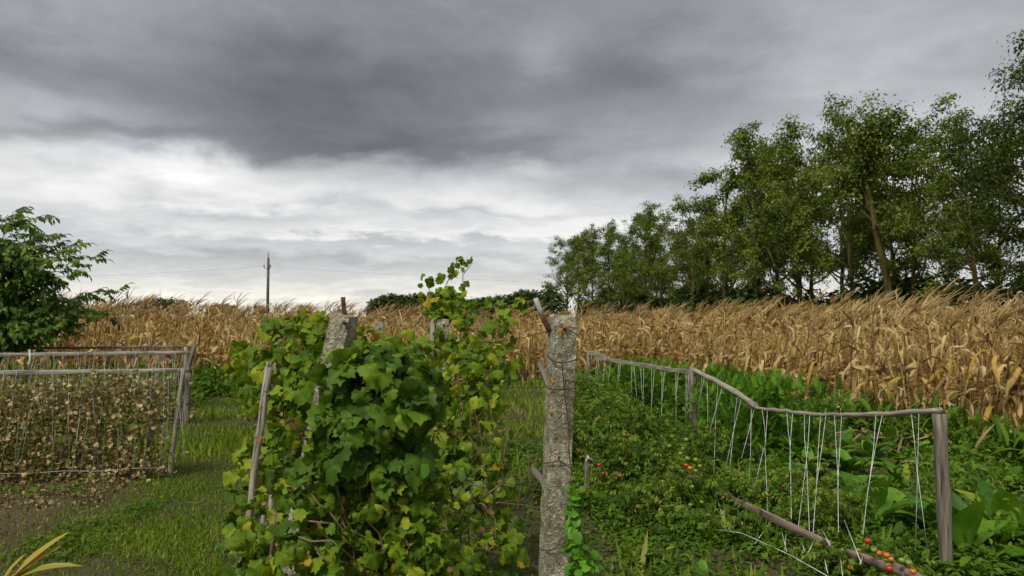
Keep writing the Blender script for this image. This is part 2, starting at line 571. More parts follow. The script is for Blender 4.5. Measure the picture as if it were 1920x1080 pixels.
def sweep(g, pts, ring, scales, up=(0, 0, 1), cap=True, r=None):
    pts = np.asarray(pts, float)
    k, n = len(ring), len(pts)
    ring = np.asarray(ring, float)
    scales = np.broadcast_to(np.asarray(scales, float), (n,))
    tan = unit(np.gradient(pts, axis=0))
    up = np.asarray(up, float)
    side = []
    prev = None
    for t in tan:
        u = up if abs(np.dot(t, up)) < .97 else (prev if prev is not None else np.array([0, 1., 0]))
        sd = unit(np.cross(t, u))
        side.append(sd)
        prev = np.cross(sd, t)
    side = np.array(side)
    upv = np.cross(side, tan)
    V = pts[:, None] + (side[:, None] * ring[None, :, :1] + upv[:, None] * ring[None, :, 1:]) * scales[:, None, None]
    L = np.concatenate([[0], np.cumsum(np.linalg.norm(np.diff(pts, axis=0), axis=1))])
    per = np.concatenate([[0], np.cumsum(np.linalg.norm(np.diff(ring, axis=0), axis=1))]) * float(scales.mean())
    UV = np.stack([np.broadcast_to(per[None], (n, k)), np.broadcast_to(L[:, None], (n, k))], -1).reshape(-1, 2)
    i = np.arange(n - 1)[:, None] * k
    j = np.arange(k)[None]
    a, b = i + j, i + (j + 1) % k
    fc = np.concatenate([np.stack([a, b, b + k], -1).reshape(-1, 3), np.stack([a, b + k, a + k], -1).reshape(-1, 3)])
    if cap:
        e = [[0, m + 1, m] for m in range(1, k - 1)] + [[(n - 1) * k, (n - 1) * k + m, (n - 1) * k + m + 1] for m in range(1, k - 1)]
        fc = np.concatenate([fc, e])
    return g.add(V.reshape(-1, 3), fc, UV, r)


def circ(k):
    a = np.arange(k) * 2 * math.pi / k
    return np.stack([np.cos(a), np.sin(a)], -1)


def tube(g, pts, rad, k=6, r=None):
    return sweep(g, pts, circ(k), rad, r=r)


def beam(g, p0, p1, w, h, n=9, wob=.004, up=(0, 0, 1), seed=0):
    """a sawn timber with knocked corners and slightly wandering edges"""
    rg = np.random.default_rng(seed + 91)
    b = min(w, h) * .14
    ring = np.array([(-w / 2 + b, -h / 2), (w / 2 - b, -h / 2), (w / 2, -h / 2 + b), (w / 2, h / 2 - b), (w / 2 - b, h / 2), (-w / 2 + b, h / 2), (-w / 2, h / 2 - b), (-w / 2, -h / 2 + b)])
    t = np.linspace(0, 1, n)[:, None]
    pts = np.asarray(p0) * (1 - t) + np.asarray(p1) * t
    pts[1:-1] += rg.normal(0, wob, (n - 2, 3)) * .6
    return sweep(g, pts, ring, 1 + rg.normal(0, .06, n), up)


def px(x, y, D):
    """the point on the plane at distance D in front of the camera seen at photo pixel (x, y)"""
    cx, cy = (x - 960) / F, (540 - y) / F
    t = D / (math.cos(PITCH) - cy * math.sin(PITCH))
    return np.array([t * cx, D, EYE + t * (math.sin(PITCH) + cy * math.cos(PITCH))])


def sw(s, w):
    """garden axes: s across the rows (x + 0.2 y), w along them (y - 0.2 x)"""
    s, w = np.asarray(s, float), np.asarray(w, float)
    return (s - .2 * w) / 1.04, (w + .2 * s) / 1.04


# ------------------------------------------------------------------ leaf templates


def round_leaf(keys, n, seed, serr=.0, cup=.15, fold=.25, wave=.05, petiole=0.0):
    rg = np.random.default_rng(seed)
    ka = np.radians([k[0] for k in keys])
    kr = np.array([k[1] for k in keys])
    out, inn = [], []
    for i in range(n):
        th = -math.pi + 2 * math.pi * (i + .5) / n
        rr = np.interp(abs(th), ka, kr) * (1 + rg.normal(0, .05))
        rr *= 1 + serr * (1 if i % 2 else -1)
        out.append((rr * math.sin(th), rr * math.cos(th)))
    out = np.array(out)
    inn = out[::2] * .55 + out[1::2] * .0
    v2 = np.concatenate([[[0, 0]], inn, out])
    rr = np.linalg.norm(v2, axis=1)
    th = np.arctan2(v2[:, 0], v2[:, 1])
    z = fold * np.abs(v2[:, 0]) * .6 - cup * rr ** 2 + wave * rr * np.sin(4 * th + rg.uniform(0, 6)) + rg.normal(0, .015, len(v2)) * rr
    z -= .22 * np.clip(v2[:, 1], 0, None) ** 2 * rg.uniform(.3, 1.5)
    m = n // 2
    f = []
    for i in range(m):
        f.append((0, 1 + (i + 1) % m, 1 + i) if i < m - 1 else (0, 1, 1 + i))
    for i in range(m):
        a, b = 1 + i, 1 + (i + 1) % m
        o0, o1, o2 = 1 + m + 2 * i, 1 + m + (2 * i + 1) % n, 1 + m + (2 * i + 2) % n
        f += [(a, o1, o0), (a, b, o1), (b, o2, o1)]
    f = [f_ for f_ in f]
    v = np.column_stack([v2, z])
    g = Geo(v, np.array(f)[:, ::-1], v2)
    return g


GK = [(0, 1.0), (14, .90), (28, .83), (40, .84), (54, .90), (70, .80), (84, .77), (99, .78), (114, .76), (134, .67), (153, .60), (168, .46), (180, .13)]
HK = [(0, 1.0), (15, .80), (35, .60), (70, .50), (110, .50), (140, .52), (160, .42), (180, .12)]
grape = [round_leaf(GK, 26, s, .07, .05 + .26 * (s % 3), .42, .16) for s in range(6)]
heart = [round_leaf(HK, 12, s + 20, .0, .12, .45, .04) for s in range(4)]
crisp = [round_leaf(HK, 10, s + 40, .05, .9, 1.0, .35) for s in range(4)]     # shrivelled bean leaf


def lance(L, W, n=5, droop=.5, fold=.35, seed=0, wave=.0, prof=None, start=0.0):
    """a blade along +Y that arches down, with a folded midrib"""
    rg = np.random.default_rng(seed)
    t = np.linspace(0, 1, n + 1)
    w = (np.sin(np.pi * (t * .86 + .10)) ** .8 if prof is None else np.interp(t, [p[0] for p in prof], [p[1] for p in prof])) * W / 2
    a = start - droop * t ** 1.3
    y = np.concatenate([[0], np.cumsum(np.cos(a[1:]))]) * L / n
    z = np.concatenate([[0], np.cumsum(np.sin(a[1:]))]) * L / n
    v, uv = [], []
    for i in range(n + 1):
        wz = fold * w[i]
        k = wave * W * (rg.uniform(-1, 1))
        k2 = wave * W * (rg.uniform(-1, 1))
        v += [(-w[i], y[i], z[i] + wz + k), (0, y[i], z[i]), (w[i], y[i], z[i] + wz + k2)]
        uv += [(-w[i] / W, t[i]), (0, t[i]), (w[i] / W, t[i])]
    f = []
    for i in range(n):
        for j in range(2):
            a0 = i * 3 + j
            f += [(a0, a0 + 1, a0 + 4), (a0, a0 + 4, a0 + 3)]
    return Geo(v, f, uv)


def rhomb(L, W, fold=.2):
    return Geo([(0, 0, 0), (-W / 2, L * .45, fold * W), (W / 2, L * .45, fold * W), (0, L, 0)], [(0, 2, 3), (0, 3, 1)], [(0, 0), (-.3, .5), (.3, .5), (0, 1)])


def rand_rot(n, tilt=1.0):
    nn = rng.normal(0, tilt, (n, 3)) + np.array([0, 0, 1.0])
    return frames(nn, rng.normal(0, 1, (n, 3)))


# ------------------------------------------------------------------ ground
S_EDGE, W_EDGE = 7.25, 17.8


def grassy(x, y):
    s = x + .2 * y
    g = 1 / (1 + np.exp(np.clip(-(s + 1.95) * 3.2, -50, 50)))
    g = np.maximum(g, 1 / (1 + np.exp(np.clip(-(y - 8.6) * 2.5, -50, 50))))
    g = np.where((s > 1.3) & (y < 9), np.minimum(g, .35), g)
    return np.clip(g, 0.0, 1)


def vnoise(x, y, sc, seed):
    """cheap smooth value noise"""
    rg = np.random.default_rng(seed)
    ph = rg.uniform(0, 6.28, (6, 2))
    d = rg.normal(0, 1, (6, 2))
    out = 0
    for k in range(6):
        out = out + np.sin((x * d[k, 0] + y * d[k, 1]) * sc + ph[k, 0])
    return out / 6


xs = np.concatenate([[-900, -300, -100, -45], np.linspace(-20, 20, 130), [45, 100, 300, 900]])
ys = np.concatenate([[-60, -10], np.linspace(1.5, 24, 110), [40, 80, 160, 400, 1500]])
gx, gy = np.meshgrid(xs, ys)
near = (np.abs(gx) < 21) & (gy > 1) & (gy < 25)
gz = np.where(near, vnoise(gx, gy, 2.2, 1) * .03 + vnoise(gx, gy, 6, 2) * .02, 0)
gv = np.stack([gx, gy, gz], -1).reshape(-1, 3)
ncol = len(xs)
ii, jj = np.meshgrid(np.arange(len(ys) - 1), np.arange(ncol - 1), indexing='ij')
a = (ii * ncol + jj).ravel()
gf = np.concatenate([np.stack([a, a + 1, a + ncol + 1], -1), np.stack([a, a + ncol + 1, a + ncol], -1)])
single('ground', Geo(gv, gf, gv[:, :2], grassy(gv[:, 0], gv[:, 1])), 'ground', 'brown garden soil and short turf running out under the maize field', 'ground', kind='structure')

# ------------------------------------------------------------------ far country
def leaf_cloud(centers, radii, n, L, up=.5, shell=.55, lo=-.6):
    """leaf positions, rotations spread through ellipsoids, thicker towards the outside"""
    centers, radii = np.asarray(centers, float), np.asarray(radii, float)
    vol = radii.prod(1) ** .67
    idx = rng.choice(len(centers), n, p=vol / vol.sum())
    d = unit(rng.normal(0, 1, (n, 3)))
    d[:, 2] = np.where(d[:, 2] < lo, -d[:, 2], d[:, 2])
    rr = rng.uniform(shell, 1.05, n)
    P = centers[idx] + d * radii[idx] * rr[:, None]
    nn = d * .7 + np.array([0, 0, up]) + rng.normal(0, .45, (n, 3))
    return P, frames(nn, rng.normal(0, 1, (n, 3)) + np.array([0, 0, -.5])), d


def mass(cents, rads, n, L, W):
    P, Rm, _ = leaf_cloud(cents, rads, n, L)
    return stack(rhomb(L, W), P, Rm, rng.uniform(.6, 1.3, n), np.clip(rng.normal(.5, .22, n), 0, 1))


def blobs_line(x0, x1, D0, D1, top, n, rad, fl=.35):
    c, r = [], []
    for i in range(n):
        t = (i + rng.uniform(.2, .8)) / n
        x, D = x0 + (x1 - x0) * t, D0 + (D1 - D0) * t
        h = np.interp(t, [p[0] for p in top], [p[1] for p in top]) * rng.uniform(.88, 1.05)
        c.append((x, D + rng.uniform(-1, 1) * rad, h - h * .52))
        r.append((rad * rng.uniform(.8, 1.3), rad, h * .52))
    return c, r


g = Geo()
c, r = blobs_line(-57, -21, 300, 300, [(0, 6.5), (.15, 10.5), (.8, 10.2), (1, 9.0)], 22, 3.2)
g.add(*mass(c, r, 14000, 1.1, .8))
single('far_wood', g, 'wood_far_m', 'dark green wood far off on the horizon behind the tall vine shoots', 'wood', kind='stuff')
g = Geo()
c, r = blobs_line(-16, 8, 175, 130, [(0, 5.4), (.45, 5.2), (.6, 6.0), (1, 6.8)], 22, 2.0)
g.add(*mass(c, r, 14000, .62, .42))
single('far_hedgerow', g, 'hedge_m', 'far hedgerow between the distant wood and the windbreak trees', 'hedgerow', kind='stuff')
for (x0, x1, yt, D, lab) in [(255, 350, 559, 260, 'broad rounded green bush on the left horizon above the maize'), (218, 245, 567, 260, 'small pale bush on the horizon beside the left tree'),
                             (392, 440, 570, 330, 'low distant bush on the horizon left of the utility pole'), (478, 495, 571, 330, 'tiny dark bush on the horizon at the foot of the utility pole'),
                             (562, 582, 570, 330, 'tiny dark bush on the horizon right of the utility pole')]:
    a, b = px(x0, yt, D), px(x1, yt, D)
    w, h = b[0] - a[0], a[2]
    base = ((a[0] + b[0]) / 2, D, 0)
    o = empty('bush', base, lab, 'bush', 'bushes on the horizon')
    g = Geo()
    nb = 5 if w > 8 else 2
    cc = [(a[0] + w * (i + .5) / nb, D, h * .5) for i in range(nb)]
    rr_ = [(w / nb * .8, 2.5, h * (.52 if 0 < i < nb - 1 else .42)) for i in range(nb)]
    g.add(*mass(cc, rr_, 1500 if w > 8 else 350, 1.0, .75))
    part('foliage', g, 'wood_far_m', o)
    g = Geo()
    for i in range(3):
        g = Geo()
        tube(g, [(base[0] + (i - 1) * w * .2, D, 0), (base[0] + (i - 1) * w * .25, D, h * .6)], [.15, .06], 5)
        part('stem', g, 'bark_tree', o)

# utility pole with its two wires
PD = 76.0
pt = px(503, 484, PD)
o = empty('utility_pole', (pt[0], PD, 0), 'lone dark utility pole rising above the maize on the left', 'utility pole')
g = Geo()
tube(g, [(pt[0], PD, -.2), (pt[0], PD, 4), (pt[0] + .02, PD, pt[2])], [.17, .15, .125], 10)
part('pole', g, 'pole_wood', o)
g = Geo()
tube(g, [(pt[0], PD, pt[2] - .02), (pt[0] - .02, PD, pt[2] + .62)], [.05, .035], 6)
part('top_pin', g, 'wire', o)
for dx_, zz in ((-.38, -.95), (.26, -.95)):
    g = Geo()
    tube(g, [(pt[0], PD - .13, pt[2] + zz - .12), (pt[0] + dx_ * .8, PD - .13, pt[2] + zz - .14), (pt[0] + dx_, PD - .13, pt[2] + zz)], .03, 6)
    b_ = part('bracket', g, 'wire', o)
    g = Geo()
    tube(g, [(pt[0] + dx_, PD - .13, pt[2] + zz), (pt[0] + dx_, PD - .13, pt[2] + zz + .12), (pt[0] + dx_, PD - .13, pt[2] + zz + .28)], [.05, .075, .05], 8)
    part('insulator', g, 'porcelain', b_)
for dx_, lab, ex, ey, ez in ((-.38, 'thin power line sagging left from the utility pole', -95, 88, 6.9), (.26, 'thin power line sagging right from the utility pole', 70, 150, 7.5)):
    p0, p1 = np.array([pt[0] + dx_, PD - .13, pt[2] - .85]), np.array([ex, ey, ez])
    t = np.linspace(0, 1, 24)[:, None]
    pp = p0 * (1 - t) + p1 * t
    pp[:, 2] -= (4 * t * (1 - t) * 1.1)[:, 0]
    g = Geo()
    tube(g, pp, .006, 4)
    single('power_line', g, 'wire', lab, 'power line', tuple(p0))

# ------------------------------------------------------------------ windbreak trees


def wander(p, d, L, n, bend, up=0.0):
    pts = [np.array(p, float)]
    d = unit(np.array(d, float))
    for _ in range(n):
        d = unit(d + rng.normal(0, bend, 3) + np.array([0, 0, up]))
        pts.append(pts[-1] + d * L / n)
    return np.array(pts), d


def tree_proto(H, lean, n_limb, crown_lo, seed_):
    """trunk, limbs and a crown of leaf clumps hung on the twigs"""
    tg, lg, P = Geo(), Geo(), []
    n = 9
    t = np.linspace(0, 1, n)
    tr = np.stack([lean * H * t ** 1.5 + rng.normal(0, .05, n), rng.normal(0, .05, n), t * H * .86], -1)
    tr[0, :2] = 0
    r0 = .020 * H * rng.uniform(.6, .9)
    tube(tg, tr, r0 * (1 - t * .85), 7)
    for k in range(n_limb):
        f = crown_lo + (1 - crown_lo) * ((k + rng.uniform(0, 1)) / n_limb) ** .9
        i = min(int(f * (n - 1)), n - 2)
        p = tr[i] + (tr[i + 1] - tr[i]) * (f * (n - 1) - i)
        ang = rng.uniform(0, 6.28)
        el_ = rng.uniform(.3, .95) if f < .8 else rng.uniform(.7, 1.3)
        L = H * rng.uniform(.18, .33) * (1.15 - .45 * f)
        d = (math.cos(ang) * math.cos(el_), math.sin(ang) * math.cos(el_), math.sin(el_))
        pts, dd = wander(p, d, L, 5, .16, .05)
        rad = r0 * .42 * (1.1 - f * .6)
        tube(lg, pts, np.linspace(rad, rad * .3, 6), 5)
        for m in range(int(rng.integers(5, 8))):
            q = pts[int(rng.integers(2, 6))]
            d2 = unit(dd + rng.normal(0, .65, 3) + (0, 0, .15))
            L2 = L * rng.uniform(.25, .55)
            p2, d3 = wander(q, d2, L2, 3, .22)
            tube(lg, p2, np.linspace(rad * .35, rad * .12, 4), 3)
            P += [p2[-1], p2[-2]]
    P = np.array(P)
    P = P[rng.uniform(0, 1, len(P)) < .86]
    return tg, lg, P, tr


def crown_geo(P, per, spread, L, W):
    n = len(P) * per
    cl = np.repeat(np.arange(len(P)), per)
    sc = rng.uniform(.6, 1.25, len(P))[cl]
    off = rng.normal(0, 1, (n, 3)) * np.array([spread, spread, spread * .62]) * sc[:, None]
    T = P[cl] + off
    nn = off * .8 / spread + rng.normal(0, .5, (n, 3)) + (0, 0, .8)
    tt = off + rng.normal(0, .3, (n, 3)) + (.0, 0, -.25)
    rnd = np.clip(rng.uniform(0, 1, len(P))[cl] * .75 + rng.uniform(0, .25, n), 0, 1)
    return stack(rhomb(L, W, .25), T, frames(nn, tt), rng.uniform(.6, 1.3, n), rnd)


protos = []
for k in range(7):
    H = 10.0
    tg, lg, P, tr = tree_proto(H, rng.uniform(-.06, .06), int(rng.integers(20, 26)), rng.uniform(.20, .32), k)
    g = Geo()
    g.add(*crown_geo(P, 46, .20, .15, .09))
    protos.append((tg.mesh('trunk', 'bark_tree'), lg.mesh('limbs', 'bark_tree'), g.mesh('crown', 'robinia_m'), np.sort(P[:, 2])[-6] + .15))

ORD = ['first', 'second', 'third', 'fourth', 'fifth', 'sixth', 'seventh', 'eighth', 'ninth', 'tenth', 'eleventh', 'twelfth', 'thirteenth', 'fourteenth', 'fifteenth', 'sixteenth', 'seventeenth', 'eighteenth', 'nineteenth', 'twentieth']
ORD2 = ORD + ['twenty-first', 'twenty-second', 'twenty-third', 'twenty-fourth', 'twenty-fifth']


def tree(pr, x, y, sc, sz, rz, label, group):
    o = empty('windbreak_tree', (x, y, 0), label, 'tree', group)
    o.rotation_euler = (0, 0, rz)
    o.scale = (sc, sc, sz)
    for nm, me in zip(('trunk', 'limbs', 'crown'), protos[pr][:3]):
        link(nm, me, o)
    return o


def row_top(pxl):
    return np.interp(pxl, [1060, 1085, 1150, 1210, 1300, 1340, 1420, 1500, 1560, 1600, 1660, 1700, 1760, 1830, 1920, 2300],
                     [452, 438, 425, 398, 378, 322, 245, 238, 236, 192, 196, 236, 204, 220, 165, 60])


D_ = 82.0
row = []
while D_ > 17.5:
    row.append(D_)
    D_ -= rng.uniform(.9, 1.15) * (2.5 + .034 * D_)
for i, D in enumerate(row):
    x = 18.5 - .15 * D + rng.uniform(-.35, .35)
    u = 960 + F * x / D
    h = EYE + (592 - row_top(u)) * D / F + .1
    lab = f'mossy windbreak tree behind the maize, {ORD[i]} from the far end of the front row' if i < 20 else 'mossy windbreak tree past the right edge, near end of the front row'
    if i == 0:
        lab = 'last windbreak tree at the far end, where the row meets the low hedge'
    tree(i % 7, x, D, h / protos[i % 7][3] * rng.uniform(.85, 1.0), h / protos[i % 7][3], rng.uniform(0, 6.28), lab, 'windbreak trees')
D_ = 76.0
nback = -1
while D_ > 21 and nback < 19:
    nback += 1
    x = 22.6 - .15 * D_ + rng.uniform(-.8, .8)
    u = 960 + F * x / D_
    h = EYE + (592 - row_top(u - 40) - rng.uniform(25, 80)) * D_ / F
    k = int(rng.integers(0, 7))
    tree(k, x, D_, h / protos[k][3], h / protos[k][3], rng.uniform(0, 6.28), f'slim tree half hidden in the back row of the windbreak, {ORD[nback]} from the far end', 'back row of windbreak trees')
    D_ -= rng.uniform(3.0, 4.4)
# the tall tree leaving the frame at the top right, and the one with the leaning mossy trunk
tg, lg, P, tr = tree_proto(11.0, .02, 24, .22, 1)
tt_ = px(1925, 66, 19.5)
o = empty('windbreak_tree', (13.75, 19.5, 0), 'tallest darkest tree of the windbreak, at the right edge of the photo', 'tree', 'windbreak trees')
k_ = 1.07 * tt_[2] / (np.sort(P[:, 2])[-6] + .1)
o.scale = (k_, k_, k_)
g = Geo()
g.add(*crown_geo(P, 66, .28, .15, .065))
link('trunk', tg.mesh('trunk', 'bark_tree'), o)
link('limbs', lg.mesh('limbs', 'bark_tree'), o)
link('crown', g.mesh('crown', 'hedge_m'), o)
Dl = 27.0
b_ = px(1674, 600, Dl)
o = empty('windbreak_tree', (b_[0], Dl, 0), 'windbreak tree with the thick leaning yellow-green mossy trunk', 'tree', 'windbreak trees')
pts = [np.array([b_[0] + .12, Dl, -.1])] + [px(*q, Dl) for q in ((1674, 590), (1664, 530), (1650, 470), (1640, 420), (1632, 375), (1619, 325), (1606, 270))]
g = Geo()
tube(g, pts, [.15, .135, .13, .12, .105, .085, .065, .035], 8)
surf_mat('moss_bark', 'Object', [(.075, .062, .026), ((.14, .125, .03), 1.6, (1, 1, .5), .40, .6), ((.04, .03, .02), 7, (1, 1, .18), .5, .68)], .9, (8, .7, (1, 1, .2), .04))
part('trunk', g, 'moss_bark', o)
g, P = Geo(), []
for j in range(24):
    i = int(rng.integers(3, 7))
    p = pts[i] + (pts[i + 1] - pts[i]) * rng.uniform(0, 1)
    ang = rng.uniform(0, 6.28)
    e_ = rng.uniform(.1, 1.1)
    q, dd = wander(p, (math.cos(ang) * math.cos(e_), math.sin(ang) * math.cos(e_), math.sin(e_)), rng.uniform(1.0, 1.9) * (1.15 if i < 6 else .7), 5, .2, .05)
    tube(g, q, np.linspace(.05, .015, 6), 5)
    for m in range(6):
        q2, _ = wander(q[int(rng.integers(2, 6))], unit(dd + rng.normal(0, .7, 3)), rng.uniform(.4, .9), 3, .2)
        tube(g, q2, [.015, .012, .009, .006], 3)
        P += [q2[-1], q2[-2]]
part('limbs', g, 'bark_tree', o)
g = Geo()
g.add(*crown_geo(np.array(P), 30, .22, .14, .08))
part('crown', g, 'robinia_m', o)

# undergrowth along the windbreak: bushes of their own
for i in range(24):
    D = 80 - i * 2.5 + rng.uniform(-.8, .8)
    x = 20.3 - .15 * D + rng.uniform(-1.0, 1.0)
    h = np.interp(D, [20, 45, 60, 80], [3.2, 3.8, 4.2, 4.6]) * rng.uniform(.8, 1.15)
    o = empty('bush', (x, D, 0), f'dark bush in the undergrowth below the windbreak trees, {ORD2[i]} from the far end', 'bush', 'undergrowth bushes of the windbreak')
    cc, rr_ = [], []
    for _ in range(6):
        cc.append((x + rng.uniform(-1.6, 1.6), D + rng.uniform(-.8, .8), h * rng.uniform(.3, .55)))
        rr_.append((rng.uniform(.8, 1.4), 1.0, h * rng.uniform(.32, .45)))
    g = Geo()
    g.add(*mass(cc, rr_, 2600, .26, .16))
    part('foliage', g, 'hedge_m', o)
    g = Geo()
    for _ in range(5):
        q, _d = wander((x + rng.uniform(-.7, .7), D, 0), (rng.uniform(-.3, .3), 0, 1), h * .85, 4, .12)
        tube(g, q, np.linspace(.05, .015, 5), 4)
    part('stems', g, 'bark_tree', o)

# ------------------------------------------------------------------ maize
PROF = [(0, .7), (.15, 1), (.5, .9), (.8, .5), (1, .04)]


def corn_leaf(seed, n=6, fold=True):
    rg = np.random.default_rng(seed + 300)
    L, W = rg.uniform(.36, .70), rg.uniform(.030, .064)
    a0, droop = rg.uniform(.5, 1.35), rg.uniform(1.9, 3.2)
    p = rg.uniform(.25, .9)
    if seed % 3 == 0:
        droop, p, a0 = rg.uniform(.4, 1.5), 1.4, 1.35
    tw = rg.uniform(-4.0, 4.0)
    sway = rg.uniform(-1.0, 1.0)
    t = np.linspace(0, 1, n + 1)
    a = np.maximum(a0 - droop * t ** p, -1.65) + rg.normal(0, .34, n + 1) * (t > 0)
    hd = sway * t + rg.normal(0, .2, n + 1) * t
    y = np.concatenate([[0], np.cumsum(np.cos(a[1:]) * np.cos(hd[1:]))]) * L / n
    x = np.concatenate([[0], np.cumsum(np.cos(a[1:]) * np.sin(hd[1:]))]) * L / n
    z = np.concatenate([[0], np.cumsum(np.sin(a[1:]))]) * L / n
    w = np.interp(t, [q[0] for q in PROF], [q[1] for q in PROF]) * W / 2 * (1 - .35 * rg.uniform(0, 1, n + 1) * t)
    cs, sn = np.cos(tw * t), np.sin(tw * t)
    nz, ny = np.cos(a), -np.sin(a)
    V, U = [], []
    for i in range(n + 1):
        sd = np.array([cs[i], ny[i] * sn[i], nz[i] * sn[i]])
        c = np.array([x[i], y[i], z[i]])
        up = np.array([0, ny[i], nz[i]]) * w[i] * .55
        if fold:
            V += [c - sd * w[i] + up, c, c + sd * w[i] + up]
            U += [(-.5, t[i] * 4), (0, t[i] * 4), (.5, t[i] * 4)]
        else:
            V += [c - sd * w[i], c + sd * w[i]]
            U += [(-.5, t[i] * 4), (.5, t[i] * 4)]
    f = []
    k = 3 if fold else 2
    for i in range(n):
        for j in range(k - 1):
            q = i * k + j
            f += [(q, q + 1, q + k + 1), (q, q + k + 1, q + k)]
    return Geo(V, f, U)


NV = 14
cleaf = [corn_leaf(s) for s in range(NV)]
cleaf_lo = [corn_leaf(s, 4, False) for s in range(NV)]


def corn_spec(seed):
    rg = np.random.default_rng(seed + 900)
    H = rg.uniform(1.30, 1.52)
    lean = rg.normal(0, .06, 2) + (.10, 0)
    n = int(rg.integers(13, 16))
    leaves = []
    a = rg.uniform(0, 6.28)
    for i in range(n):
        z = .12 + (H - .12) * (i + .5) / n
        a += math.pi + rg.normal(0, .5)
        ca, sa = math.cos(a), math.sin(a)
        M = np.array([[ca, -sa, 0], [sa, ca, 0], [0, 0, 1]]) * rg.uniform(.75, 1.1) * (1.0 if i < n - 2 else .75)
        leaves.append((int(rg.integers(0, NV)), M, np.array([lean[0] * z / H * .9, lean[1] * z / H, z])))
    return H, lean, leaves, rg


def corn_parts(seed):
    H, lean, leaves, rg = corn_spec(seed)
    st = Geo()
    t = np.linspace(0, 1, 6)
    pts = np.stack([lean[0] * t ** 1.4, lean[1] * t ** 1.4, t * H], -1)
    tube(st, pts, np.linspace(.012, .006, 6), 5)
    ta = Geo()
    top = pts[-1]
    for k in range(7):
        d = np.array([rg.normal(.28, .42), rg.normal(0, .35), 1.0])
        L = rg.uniform(.18, .36)
        q = np.stack([top + d * L * s * np.array([1, 1, 1 - .25 * s * k / 6]) + np.array([.10, 0, -.03]) * s * s for s in (0, .35, .7, 1)])
        tube(ta, q, [.0035, .006, .005, .0015], 3)
    ea = Geo()
    z = rg.uniform(.55, .85)
    a = rg.uniform(0, 6.28)
    d = np.array([math.cos(a), math.sin(a), 0])
    p0 = np.array([lean[0] * z / H, lean[1] * z / H, z])
    dn = rg.uniform(-1.2, .3)
    q = [p0, p0 + d * .05 + (0, 0, .03), p0 + d * .10 + (0, 0, .03 + dn * .06), p0 + d * .15 + (0, 0, .03 + dn * .14), p0 + d * .19 + (0, 0, .03 + dn * .22)]
    tube(ea, q, [.012, .026, .033, .026, .006], 7)
    hk = lance(.20, .05, 3, 1.0, .5, seed)
    for s in (-1, 1):
        ea.join(hk, frames(np.array(d) * .4 + np.cross(d, (0, 0, s * 1.0)), d * .6 + (0, 0, dn * .8)), p0 + d * .03 + (0, 0, .03))
    return st, ta, ea, leaves


SPEC = [corn_parts(s) for s in range(10)]
leaf_me = [g_.mesh('leaf', 'corn') for g_ in cleaf]
stalk_me = [s[0].mesh('stalk', 'corn') for s in SPEC]
tas_me = [s[1].mesh('tassel', 'corn') for s in SPEC]
ear_me = [s[2].mesh('ear', 'corn') for s in SPEC]
fol_me = []
lo_geo = []
for k, s in enumerate(SPEC):
    g = Geo()
    gl = Geo()
    for (v_, M, T) in s[3]:
        g.join(cleaf[v_], M, T, rng.uniform(0, 1))
        gl.join(cleaf_lo[v_], M, T, 0.0)
    fol_me.append(g.mesh('leaves', 'corn_m'))
    st = Geo()
    v, f, u, _ = s[0].cat()
    tube(st, [v[:5].mean(0), v[-5:].mean(0)], [.011, .006], 3)
    gl.join(st, r=0.0)
    gl.join(s[1], r=0.0)
    lo_geo.append(gl)

pl = []
ws = np.arange(3.0, 46, .21)
for s_ in np.arange(S_EDGE, S_EDGE + 8.5, .62):
    for w_ in ws:
        if w_ < W_EDGE + 8:
            pl.append((s_, w_, s_ - S_EDGE))
for w_ in np.arange(W_EDGE, W_EDGE + 9.5, .62):
    for s_ in np.arange(-24, S_EDGE, .21):
        pl.append((s_, w_, w_ - W_EDGE))
pl = np.array(pl)
pl[:, 0] += rng.normal(0, .07, len(pl))
pl[:, 1] += rng.normal(0, .07, len(pl))
cx_, cy_ = sw(pl[:, 0], pl[:, 1])
ok = (np.abs(cx_) < .74 * cy_ + 1.2) & (cy_ > 6.8)
ok &= (rng.uniform(0, 1, len(pl)) < np.where(pl[:, 2] > 4, .6, .94))
ok &= cx_ < 17.3 - .15 * cy_
cx_, cy_, dep = cx_[ok], cy_[ok], pl[ok, 2]
order = np.argsort(cy_ + 7.0 * np.clip(dep, 0, None))
hs = np.clip(1.0 + vnoise(cx_, cy_, .8, 5) * .09 + rng.normal(0, .085, len(cx_)), .75, 1.25) * np.interp(cx_ / cy_, [-.7, -.35, -.2, .1, .15, .5], [1.13, 1.09, 1.0, .97, 1.0, 1.09])
rz_ = rng.uniform(-.7, .7, len(cx_)) + np.where(rng.uniform(0, 1, len(cx_)) < .5, 0, .0)
for q, i in enumerate(order[:300]):
    k = int(rng.integers(0, 10))
    zone = cx_[i] / cy_[i]
    corn_label = ('dry tan maize plant at the field edge behind the bean trellises' if zone < -.31 else 'dry tan maize plant at the field edge behind the grape vines' if zone < .07 else
                  'dry tan maize plant at the field edge behind the white strings of the tomato trellis' if zone < .42 else 'big near dry maize plant hanging over the weeds at the right edge of the photo')
    o = empty('maize_plant', (cx_[i], cy_[i], 0), corn_label, 'maize plant', 'dry maize plants along the field edge')
    o.rotation_euler = (rng.normal(0, .08), rng.normal(.05, .10), rz_[i])
    h = hs[i]
    o.scale = (h * .95, h * .95, h)
    link('stalk', stalk_me[k], o)
    link('tassel', tas_me[k], o)
    link('ear', ear_me[k], o)
    if k % 2:
        link('ear', ear_me[(k + 3) % 10], o)
    if q < 130:
        for (v_, M, T) in SPEC[k][3]:
            link('leaf', leaf_me[v_], o, M, T)
    else:
        link('leaves', fol_me[k], o)['kind'] = 'stuff'
rest = order[300:]
g = Geo()
kk = rng.integers(0, 10, len(rest))
